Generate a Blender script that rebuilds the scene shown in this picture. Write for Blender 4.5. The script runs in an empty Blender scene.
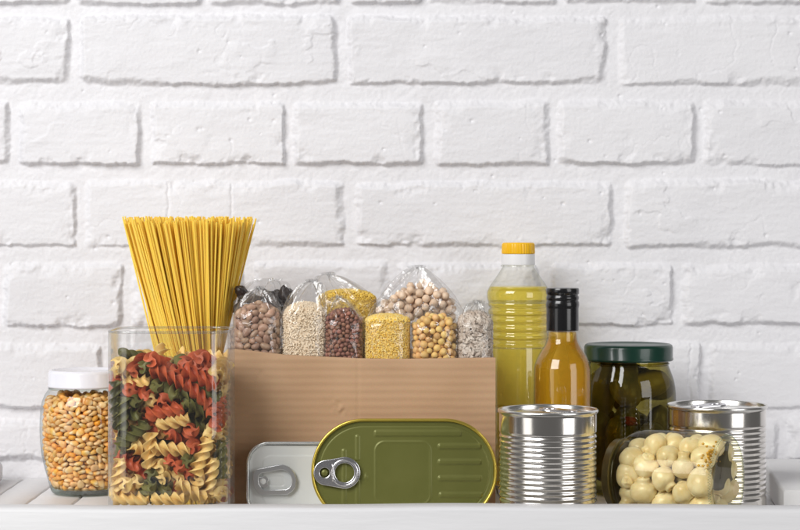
# Pantry goods on a white shelf in front of a painted brick wall.
import bpy, bmesh, math, random
import numpy as np
from mathutils import Vector, Matrix, Quaternion

random.seed(11)
rng = np.random.default_rng(7)
S = bpy.context.scene
COL = S.collection
PI = math.pi
F, CH, HY = 1950.0, 0.293, 232.0          # focal length in photo px, camera height, horizon row

def X(px, d): return (px - 400.0) / F * d
def Z(py, d): return CH - (py - HY) / F * d

# ------------------------------------------------------------------ materials
def new_mat(name):
    m = bpy.data.materials.new(name); m.use_nodes = True
    nt = m.node_tree; nt.nodes.clear()
    return m, nt, nt.nodes.new('ShaderNodeOutputMaterial')

def L(nt, a, b): nt.links.new(a, b)

def principled(name, col, rough=.5, metal=0., var=None, scale=60., bump=0., bscale=200., spec=.5,
               sss=0., sssr=(.01, .006, .003), objvar=0., trans=0., ior=1.45, coat=0., detail=3., hue=0., stretch=None):
    m, nt, out = new_mat(name)
    b = nt.nodes.new('ShaderNodeBsdfPrincipled')
    b.inputs['Base Color'].default_value = (*col, 1)
    b.inputs['Roughness'].default_value = rough
    b.inputs['Metallic'].default_value = metal
    b.inputs['Specular IOR Level'].default_value = spec
    b.inputs['IOR'].default_value = ior
    b.inputs['Transmission Weight'].default_value = trans
    b.inputs['Coat Weight'].default_value = coat
    if sss:
        b.inputs['Subsurface Weight'].default_value = sss
        b.inputs['Subsurface Radius'].default_value = (1, .6, .3)
        b.inputs['Subsurface Scale'].default_value = sssr[0]
    L(nt, b.outputs[0], out.inputs[0])
    tc = nt.nodes.new('ShaderNodeTexCoord')
    vec = tc.outputs['Object']
    if stretch:
        mp = nt.nodes.new('ShaderNodeMapping'); mp.inputs['Scale'].default_value = stretch
        L(nt, vec, mp.inputs[0]); vec = mp.outputs[0]
    colout = None
    if var:
        n = nt.nodes.new('ShaderNodeTexNoise'); n.inputs['Scale'].default_value = scale
        n.inputs['Detail'].default_value = detail
        L(nt, vec, n.inputs['Vector'])
        r = nt.nodes.new('ShaderNodeValToRGB')
        r.color_ramp.elements[0].position = .32; r.color_ramp.elements[1].position = .68
        r.color_ramp.elements[0].color = (*col, 1); r.color_ramp.elements[1].color = (*var, 1)
        L(nt, n.outputs['Fac'], r.inputs[0]); colout = r.outputs[0]
        L(nt, colout, b.inputs['Base Color'])
    if objvar or hue:
        oi = nt.nodes.new('ShaderNodeObjectInfo')
        h = nt.nodes.new('ShaderNodeHueSaturation')
        h.inputs['Color'].default_value = (*col, 1)
        if colout: L(nt, colout, h.inputs['Color'])
        mr = nt.nodes.new('ShaderNodeMapRange'); mr.inputs['To Min'].default_value = 1 - objvar; mr.inputs['To Max'].default_value = 1 + objvar
        L(nt, oi.outputs['Random'], mr.inputs[0]); L(nt, mr.outputs[0], h.inputs['Value'])
        if hue:
            mu = nt.nodes.new('ShaderNodeMath'); mu.operation = 'MULTIPLY'; mu.inputs[1].default_value = 7.31
            fr = nt.nodes.new('ShaderNodeMath'); fr.operation = 'FRACT'
            L(nt, oi.outputs['Random'], mu.inputs[0]); L(nt, mu.outputs[0], fr.inputs[0])
            m2 = nt.nodes.new('ShaderNodeMapRange'); m2.inputs['To Min'].default_value = .5 - hue; m2.inputs['To Max'].default_value = .5 + hue
            L(nt, fr.outputs[0], m2.inputs[0]); L(nt, m2.outputs[0], h.inputs['Hue'])
        L(nt, h.outputs[0], b.inputs['Base Color'])
    if bump:
        n2 = nt.nodes.new('ShaderNodeTexNoise'); n2.inputs['Scale'].default_value = bscale; n2.inputs['Detail'].default_value = 5
        L(nt, vec, n2.inputs['Vector'])
        bp = nt.nodes.new('ShaderNodeBump'); bp.inputs['Strength'].default_value = 1.0; bp.inputs['Distance'].default_value = bump
        L(nt, n2.outputs['Fac'], bp.inputs['Height']); L(nt, bp.outputs[0], b.inputs['Normal'])
    return m

def thin_clear(name, tint=(.97, .98, .97), edge=(.80, .86, .84), rough=.02, haze=0., bump=0., bscale=60., refl=1.6, hazecol=(.9, .9, .9), power=3.):
    """thin clear wall (glass jar, film): see-through with a Schlick reflection and a darker rim"""
    m, nt, out = new_mat(name)
    lw = nt.nodes.new('ShaderNodeLayerWeight'); lw.inputs['Blend'].default_value = .5
    def math_(op, a, v):
        n = nt.nodes.new('ShaderNodeMath'); n.operation = op; n.inputs[1].default_value = v
        L(nt, a, n.inputs[0]); return n.outputs[0]
    f5 = math_('POWER', lw.outputs['Facing'], 5.0)
    fr = math_('ADD', math_('MULTIPLY', f5, .96 * .8), .04 * refl)
    e = math_('POWER', lw.outputs['Facing'], power)
    mix = nt.nodes.new('ShaderNodeMixRGB'); mix.inputs[1].default_value = (*tint, 1); mix.inputs[2].default_value = (*edge, 1)
    L(nt, e, mix.inputs[0])
    t = nt.nodes.new('ShaderNodeBsdfTransparent'); L(nt, mix.outputs[0], t.inputs[0])
    g = nt.nodes.new('ShaderNodeBsdfGlossy'); g.inputs['Roughness'].default_value = rough
    base = t.outputs[0]
    if haze:
        d = nt.nodes.new('ShaderNodeBsdfDiffuse'); d.inputs[0].default_value = (*hazecol, 1)
        tr = nt.nodes.new('ShaderNodeBsdfTranslucent'); tr.inputs[0].default_value = (*hazecol, 1)
        ad = nt.nodes.new('ShaderNodeMixShader'); L(nt, d.outputs[0], ad.inputs[1]); L(nt, tr.outputs[0], ad.inputs[2])
        mh = nt.nodes.new('ShaderNodeMixShader')
        hf = math_('ADD', math_('MULTIPLY', e, .35), haze)
        L(nt, hf, mh.inputs[0])
        L(nt, base, mh.inputs[1]); L(nt, ad.outputs[0], mh.inputs[2]); base = mh.outputs[0]
    mx = nt.nodes.new('ShaderNodeMixShader')
    L(nt, fr, mx.inputs[0]); L(nt, base, mx.inputs[1]); L(nt, g.outputs[0], mx.inputs[2])
    L(nt, mx.outputs[0], out.inputs[0])
    if bump:
        tc = nt.nodes.new('ShaderNodeTexCoord')
        n2 = nt.nodes.new('ShaderNodeTexNoise'); n2.inputs['Scale'].default_value = bscale; n2.inputs['Detail'].default_value = 3
        n2.inputs['Distortion'].default_value = 1.2
        L(nt, tc.outputs['Object'], n2.inputs['Vector'])
        bp = nt.nodes.new('ShaderNodeBump'); bp.inputs['Distance'].default_value = bump; bp.inputs['Strength'].default_value = 1
        L(nt, n2.outputs['Fac'], bp.inputs['Height']); L(nt, bp.outputs[0], g.inputs['Normal'])
    return m

def liquid(name, dens, col, cloud_bright=0., cloud_bright_col=(1, .5, .1), rough=0., ior=1.46):
    m, nt, out = new_mat(name)
    g = nt.nodes.new('ShaderNodeBsdfGlass'); g.inputs['IOR'].default_value = ior; g.inputs['Roughness'].default_value = rough
    v = nt.nodes.new('ShaderNodeVolumeAbsorption'); v.inputs['Color'].default_value = (*col, 1); v.inputs['Density'].default_value = dens
    s = g.outputs[0]
    if cloud_bright:
        t = nt.nodes.new('ShaderNodeBsdfDiffuse'); t.inputs[0].default_value = (*cloud_bright_col, 1)
        mx = nt.nodes.new('ShaderNodeMixShader'); mx.inputs[0].default_value = cloud_bright
        L(nt, s, mx.inputs[1]); L(nt, t.outputs[0], mx.inputs[2]); s = mx.outputs[0]
    L(nt, s, out.inputs[0]); L(nt, v.outputs[0], out.inputs['Volume'])
    return m

def corn_mat(name):
    m = principled(name, (.72, .33, .05), .38, objvar=.16, hue=.009)
    nt = m.node_tree
    h = [n for n in nt.nodes if n.type == 'HUE_SAT'][0]
    tc = [n for n in nt.nodes if n.type == 'TEX_COORD'][0]
    sp = nt.nodes.new('ShaderNodeSeparateXYZ'); L(nt, tc.outputs['Object'], sp.inputs[0])
    mr = nt.nodes.new('ShaderNodeMapRange'); mr.inputs['From Min'].default_value = -.0042; mr.inputs['From Max'].default_value = .003
    L(nt, sp.outputs['Z'], mr.inputs[0])
    r = nt.nodes.new('ShaderNodeValToRGB')
    r.color_ramp.elements[0].color = (.86, .70, .44, 1); r.color_ramp.elements[1].color = (.86, .36, .025, 1)
    e = r.color_ramp.elements.new(.45); e.color = (.86, .47, .08, 1)
    L(nt, mr.outputs[0], r.inputs[0])
    oi = [n for n in nt.nodes if n.type == 'OBJECT_INFO'][0]
    mu = nt.nodes.new('ShaderNodeMath'); mu.operation = 'MULTIPLY'; mu.inputs[1].default_value = 13.7; L(nt, oi.outputs['Random'], mu.inputs[0])
    fr = nt.nodes.new('ShaderNodeMath'); fr.operation = 'FRACT'; L(nt, mu.outputs[0], fr.inputs[0])
    pw = nt.nodes.new('ShaderNodeMath'); pw.operation = 'MULTIPLY'; pw.inputs[1].default_value = .9; L(nt, fr.outputs[0], pw.inputs[0])
    mx = nt.nodes.new('ShaderNodeMixRGB'); L(nt, pw.outputs[0], mx.inputs[0]); L(nt, r.outputs[0], mx.inputs[1]); mx.inputs[2].default_value = (.85, .58, .29, 1)
    L(nt, mx.outputs[0], h.inputs['Color'])
    return m

M = {}
M['wall'] = principled('white_wall_paint', (.80, .795, .818), .62, var=(.77, .765, .79), scale=9, bump=.0005, bscale=260, spec=.3)
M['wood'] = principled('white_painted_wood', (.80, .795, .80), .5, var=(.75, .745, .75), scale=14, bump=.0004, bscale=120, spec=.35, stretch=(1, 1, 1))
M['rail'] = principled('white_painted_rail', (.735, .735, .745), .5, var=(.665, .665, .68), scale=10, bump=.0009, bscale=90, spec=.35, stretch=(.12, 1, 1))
M['card'] = None
M['glass'] = thin_clear('clear_glass', edge=(.62, .66, .65), refl=1.2)
M['acryl'] = thin_clear('clear_canister', tint=(.988, .99, .99), edge=(.88, .88, .88), refl=1.4, rough=.02, haze=.006)
M['acrylrim'] = thin_clear('canister_rim', tint=(.88, .89, .89), edge=(.70, .71, .71), refl=2.2, haze=.05)
M['glassrim'] = thin_clear('thick_glass', tint=(.80, .86, .84), edge=(.45, .52, .50), refl=2.2)
M['picklegl'] = thin_clear('pickle_jar_glass', tint=(.60, .55, .26), edge=(.10, .10, .04), refl=1.5)
M['mushgl'] = thin_clear('brined_glass', tint=(.97, .955, .84), edge=(.70, .68, .46), refl=.42, power=3.5)
M['film'] = thin_clear('bag_film', tint=(.97, .97, .97), edge=(.88, .88, .88), rough=.09, haze=.03, bump=.0026, bscale=48, refl=1.8)
M['pet'] = thin_clear('clear_bottle_plastic', tint=(.97, .97, .95), edge=(.78, .80, .76), rough=.04, refl=1.4)
M['oil'] = liquid('sunflower_oil', 26, (.998, .90, .03), cloud_bright=.33, cloud_bright_col=(1, .84, .10))  # diffuse yellow mixed in brightens the oil in place of light shining through
M['vinegar'] = liquid('amber_liquid', 42, (.95, .78, .06), cloud_bright=.30, cloud_bright_col=(.92, .50, .015), rough=.06, ior=1.4)
M['yellowcap'] = principled('yellow_plastic', (.92, .52, .01), .35)
M['whitecap'] = principled('white_plastic', (.85, .85, .86), .3)
M['whitelid'] = principled('white_lid_enamel', (.82, .82, .88), .25, coat=.3)
M['blackcap'] = principled('black_cap', (.008, .008, .009), .22, coat=.4)
M['greenlid'] = principled('green_lid_enamel', (.003, .036, .022), .28, coat=.3)
M['darklid'] = principled('dark_lid_enamel', (.17, .135, .05), .3, metal=.5)
M['tin'] = principled('tin_plate', (.78, .75, .71), .17, metal=1., bump=.00035, bscale=16)
M['tinlid'] = principled('tin_lid', (.80, .79, .76), .22, metal=1.)
M['olive'] = principled('olive_lacquer', (.146, .150, .040), .36, var=(.132, .138, .034), scale=30, bump=.00005, bscale=700, metal=.25, spec=.4)
M['gold'] = principled('gold_lacquer', (.70, .54, .10), .3, metal=.9)
M['whitetin'] = principled('white_tin_lacquer', (.72, .745, .74), .34, spec=.4)
M['whitetinrim'] = principled('white_tin_rim', (.72, .74, .74), .25, metal=.75)
M['tab'] = principled('aluminium_tab', (.72, .72, .75), .24, metal=1.)
M['tabgrey'] = principled('grey_tab', (.66, .67, .68), .3, metal=.9)
M['spag'] = principled('spaghetti', (1.0, .67, .105), .40, objvar=.07, hue=.003, sss=.35, sssr=(.0025, 0, 0))
M['fus_y'] = principled('plain_pasta', (.90, .65, .26), .45, var=(.82, .54, .17), scale=120, objvar=.12, bump=.0003, bscale=300, sss=.15, sssr=(.002, 0, 0))
M['fus_r'] = principled('tomato_pasta', (.62, .14, .05), .5, var=(.52, .095, .032), scale=120, objvar=.15, bump=.0003, bscale=300, sss=.15, sssr=(.002, 0, 0))
M['fus_g'] = principled('spinach_pasta', (.18, .165, .045), .5, var=(.12, .12, .028), scale=120, objvar=.2, bump=.0003, bscale=300)
M['corn'] = corn_mat('corn_kernel')
M['cornmass'] = principled('corn_mass', (.66, .36, .09), .42, var=(.62, .27, .05), scale=90)
M['bean'] = principled('pinto_bean', (.54, .37, .26), .38, var=(.40, .24, .16), scale=220, objvar=.2, hue=.01)
M['buck'] = principled('brown_grain', (.24, .10, .065), .42, var=(.36, .17, .11), scale=350, objvar=.3, hue=.012)
M['pea'] = principled('yellow_pea', (.82, .50, .15), .5, var=(.84, .58, .24), scale=160, objvar=.16, hue=.014)
M['chick'] = principled('chickpea', (.82, .65, .49), .5, var=(.72, .51, .35), scale=160, objvar=.12, bump=.0006, bscale=170)
M['rice'] = principled('white_rice', (.93, .80, .62), .45, var=(.88, .73, .53), scale=90)
M['grits'] = principled('corn_grits', (.98, .63, .04), .5, var=(.96, .80, .36), scale=420)
M['millet'] = principled('yellow_millet', (.85, .56, .06), .5, var=(.80, .60, .16), scale=400)
M['flake'] = principled('oat_flake', (.74, .66, .57), .55, var=(.48, .38, .30), scale=130)
M['prune'] = principled('dark_dried_fruit', (.016, .010, .009), .34, var=(.035, .022, .018), scale=90, bump=.002, bscale=150)
M['mushroom'] = principled('pickled_mushroom', (.90, .80, .56), .26, var=(.78, .62, .34), scale=85, bump=.0006, bscale=160, objvar=.08, sss=.3, sssr=(.004, 0, 0), spec=.6)
M['pickle'] = principled('pickled_cucumber', (.10, .095, .014), .28, var=(.20, .165, .022), scale=45, objvar=.3, bump=.0012, bscale=120)
M['pickle_light'] = principled('pickled_cucumber_light', (.34, .28, .035), .28, var=(.24, .20, .03), scale=60, bump=.001, bscale=120)
M['pepper'] = principled('red_pepper', (.30, .035, .012), .3)
M['brine'] = principled('dark_brine', (.018, .016, .005), .4)
M['leaf'] = principled('bay_leaf', (.038, .030, .012), .5, var=(.075, .055, .02), scale=60)
M['mustard'] = principled('mustard_seed', (.66, .36, .04), .4, objvar=.2)

def card_mat():
    m, nt, out = new_mat('corrugated_cardboard')
    b = nt.nodes.new('ShaderNodeBsdfPrincipled'); b.inputs['Roughness'].default_value = .72; b.inputs['Specular IOR Level'].default_value = .25
    tc = nt.nodes.new('ShaderNodeTexCoord')
    sp = nt.nodes.new('ShaderNodeSeparateXYZ'); L(nt, tc.outputs['Object'], sp.inputs[0])
    n = nt.nodes.new('ShaderNodeTexNoise'); n.inputs['Scale'].default_value = 18; n.inputs['Detail'].default_value = 6
    mp = nt.nodes.new('ShaderNodeMapping'); mp.inputs['Scale'].default_value = (.8, .8, 1.4); L(nt, tc.outputs['Object'], mp.inputs[0]); L(nt, mp.outputs[0], n.inputs['Vector'])
    r = nt.nodes.new('ShaderNodeValToRGB')
    r.color_ramp.elements[0].position = .3; r.color_ramp.elements[1].position = .7
    r.color_ramp.elements[0].color = (.455, .285, .165, 1); r.color_ramp.elements[1].color = (.51, .328, .198, 1)
    L(nt, n.outputs['Fac'], r.inputs[0])
    f = nt.nodes.new('ShaderNodeTexNoise'); f.inputs['Scale'].default_value = 900; f.inputs['Detail'].default_value = 2; L(nt, tc.outputs['Object'], f.inputs['Vector'])
    mx = nt.nodes.new('ShaderNodeMixRGB'); mx.blend_type = 'OVERLAY'; mx.inputs[0].default_value = .12
    L(nt, r.outputs[0], mx.inputs[1]); L(nt, f.outputs['Color'], mx.inputs[2]); L(nt, mx.outputs[0], b.inputs['Base Color'])
    w = nt.nodes.new('ShaderNodeTexWave'); w.wave_type = 'BANDS'; w.bands_direction = 'Z'; w.inputs['Scale'].default_value = 40; w.inputs['Distortion'].default_value = .7
    w.inputs['Detail'].default_value = 2; w.inputs['Detail Scale'].default_value = .4
    L(nt, tc.outputs['Object'], w.inputs['Vector'])
    bp = nt.nodes.new('ShaderNodeBump'); bp.inputs['Distance'].default_value = .0006; bp.inputs['Strength'].default_value = .42
    L(nt, w.outputs['Fac'], bp.inputs['Height']); L(nt, bp.outputs[0], b.inputs['Normal'])
    L(nt, b.outputs[0], out.inputs[0]); return m
M['card'] = card_mat()
M['cardedge'] = principled('cardboard_edge', (.47, .29, .17), .8, var=(.40, .23, .13), scale=300)

# ------------------------------------------------------------------ object helpers
def link(name, me, mat, parent=None, loc=(0, 0, 0), rot=(0, 0, 0)):
    o = bpy.data.objects.new(name, me); COL.objects.link(o)
    if mat is not None and not me.materials: me.materials.append(mat)
    o.location = loc; o.rotation_euler = rot
    if parent is not None: o.parent = parent
    return o

def mesh(name, vs, fs, smooth=True):
    me = bpy.data.meshes.new(name)
    me.from_pydata([tuple(v) for v in vs], [], fs); me.update()
    if smooth: me.shade_smooth()
    return me

def autosmooth(me, deg=35):
    me.shade_smooth()
    try: me.set_sharp_from_angle(angle=math.radians(deg))
    except Exception: pass
    return me

def thing(name, label, cat, loc=(0, 0, 0), rot=(0, 0, 0), group=None):
    o = bpy.data.objects.new(name, None); COL.objects.link(o)
    o.empty_display_size = .02; o.location = loc; o.rotation_euler = rot
    o['label'] = label; o['category'] = cat
    if group: o['group'] = group
    return o

def tag(o, label, cat, group=None, kind=None):
    o['label'] = label; o['category'] = cat
    if group: o['group'] = group
    if kind: o['kind'] = kind
    return o

def lathe_data(prof, n=64, cap0=True, cap1=True):
    vs, fs = [], []
    for r, z in prof:
        for k in range(n):
            t = 2 * PI * k / n; vs.append((r * math.cos(t), r * math.sin(t), z))
    for i in range(len(prof) - 1):
        for k in range(n):
            a, b = i * n + k, i * n + (k + 1) % n
            fs.append((a, b, b + n, a + n))
    if cap0: fs.append(tuple(range(n))[::-1])
    if cap1: fs.append(tuple((len(prof) - 1) * n + k for k in range(n)))
    return vs, fs

def lathe(name, prof, mat, parent=None, n=64, cap0=True, cap1=True, ang=35, loc=(0, 0, 0)):
    me = mesh(name, *lathe_data(prof, n, cap0, cap1)); autosmooth(me, ang)
    return link(name, me, mat, parent, loc)

def smooth_prof(pts, step=.0012):
    """Catmull-Rom through (r, z) points, resampled"""
    P = [np.array(p, float) for p in pts]; P = [2 * P[0] - P[1]] + P + [2 * P[-1] - P[-2]]
    out = []
    for i in range(1, len(P) - 2):
        m = max(2, int(np.linalg.norm(P[i + 1] - P[i]) / step))
        for k in range(m):
            t = k / m
            a, b, c, d = P[i - 1], P[i], P[i + 1], P[i + 2]
            q = .5 * ((2 * b) + (c - a) * t + (2 * a - 5 * b + 4 * c - d) * t * t + (3 * b - a - 3 * c + d) * t ** 3)
            out.append((max(q[0], 1e-4), q[1]))
    out.append(tuple(P[-2])); return out

def tube_data(path, r, n=8, closed=True):
    vs, fs = [], []; m = len(path); P = [Vector(p) for p in path]
    up = Vector((0, 0, 1))
    for i in range(m):
        a = P[(i - 1) % m] if closed or i else P[i]; b = P[(i + 1) % m] if closed or i < m - 1 else P[i]
        t = (b - a).normalized()
        u = t.cross(up)
        if u.length < 1e-3: u = t.cross(Vector((0, 1, 0)))
        u.normalize(); v = u.cross(t).normalized()
        for k in range(n):
            w = 2 * PI * k / n; vs.append(P[i] + (u * math.cos(w) + v * math.sin(w)) * r)
    for i in range(m if closed else m - 1):
        for k in range(n):
            j = (i + 1) % m
            fs.append((i * n + k, i * n + (k + 1) % n, j * n + (k + 1) % n, j * n + k))
    if not closed:
        fs.append(tuple(range(n))[::-1]); fs.append(tuple((m - 1) * n + k for k in range(n)))
    return vs, fs

def box_data(x0, x1, y0, y1, z0, z1):
    v = [(x, y, z) for z in (z0, z1) for y in (y0, y1) for x in (x0, x1)]
    return v, [(0, 2, 3, 1), (4, 5, 7, 6), (0, 1, 5, 4), (2, 6, 7, 3), (0, 4, 6, 2), (1, 3, 7, 5)]

def bevel_box(name, dims, mat, parent=None, bev=.002, seg=2, rough=0., cuts=0, loc=(0, 0, 0)):
    bm = bmesh.new(); v, f = box_data(*dims)
    bv = [bm.verts.new(p) for p in v]
    for q in f: bm.faces.new([bv[i] for i in q])
    bmesh.ops.bevel(bm, geom=list(bm.edges), offset=bev, segments=seg, affect='EDGES', profile=.6)
    me = bpy.data.meshes.new(name); bm.to_mesh(me); bm.free(); autosmooth(me, 40)
    return link(name, me, mat, parent, loc)

def rrect(w, h, r, n=10, cx=0., cy=0.):
    pts = []
    for sx, sy, a0 in ((1, 1, 0), (-1, 1, 90), (-1, -1, 180), (1, -1, 270)):
        for k in range(n + 1):
            t = math.radians(a0 + 90 * k / n)
            pts.append((cx + sx * (w / 2 - r) + r * math.cos(t), cy + sy * (h / 2 - r) + r * math.sin(t)))
    return pts

def loft(secs, cap0=True, cap1=True):
    vs, fs = [], []; n = len(secs[0])
    for s in secs: vs += list(s)
    for i in range(len(secs) - 1):
        for k in range(n):
            a, b = i * n + k, i * n + (k + 1) % n
            fs.append((a, b, b + n, a + n))
    if cap0: fs.append(tuple(range(n))[::-1])
    if cap1: fs.append(tuple((len(secs) - 1) * n + k for k in range(n)))
    return vs, fs

def curve_plate(name, loops, ext, bev, mat, parent, loc=(0, 0, 0), rot=(0, 0, 0)):
    """flat pressed-metal piece: first loop is the outline, the others are holes (local xy)"""
    cu = bpy.data.curves.new(name, 'CURVE'); cu.dimensions = '2D'; cu.fill_mode = 'BOTH'
    cu.extrude = ext; cu.bevel_depth = bev; cu.bevel_resolution = 2
    for lp in loops:
        s = cu.splines.new('POLY'); s.points.add(len(lp) - 1); s.use_cyclic_u = True
        for p, q in zip(s.points, lp): p.co = (q[0], q[1], 0, 1)
    tmp = bpy.data.objects.new('tmp', cu); COL.objects.link(tmp)
    dg = bpy.context.evaluated_depsgraph_get(); dg.update()
    me = bpy.data.meshes.new_from_object(tmp.evaluated_get(dg))
    bpy.data.objects.remove(tmp); bpy.data.curves.remove(cu)
    me.materials.clear(); autosmooth(me, 40)
    return link(name, me, mat, parent, loc, rot)

def dome_data(rx, ry, rz, n=16, m=10):
    vs, fs = [(0, 0, rz)], []
    for i in range(1, m):
        a = PI * i / m
        for k in range(n):
            t = 2 * PI * k / n; vs.append((rx * math.sin(a) * math.cos(t), ry * math.sin(a) * math.sin(t), rz * math.cos(a)))
    vs.append((0, 0, -rz)); e = len(vs) - 1
    for k in range(n): fs.append((0, 1 + k, 1 + (k + 1) % n))
    for i in range(m - 2):
        for k in range(n):
            a, b = 1 + i * n + k, 1 + i * n + (k + 1) % n
            fs.append((a, a + n, b + n, b))
    for k in range(n): fs.append((e, e - n + (k + 1) % n, e - n + k))
    return vs, fs

class Join:
    def __init__(self): self.v, self.f = [], []
    def add(self, vs, fs, mtx=None):
        o = len(self.v)
        self.v += [tuple(mtx @ Vector(p)) if mtx is not None else tuple(p) for p in vs]
        self.f += [tuple(i + o for i in q) for q in fs]
    def mesh(self, name, smooth=True): return mesh(name, self.v, self.f, smooth)

def decode(s):
    out = []
    for rec in s.split(';'):
        a = [int(x) for x in rec.split(',')]
        q = Quaternion([c / 99. for c in a[4:8]]); q.normalize()
        out.append((a[0], Vector((a[1], a[2], a[3])) * 1e-4, q))
    return out

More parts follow.
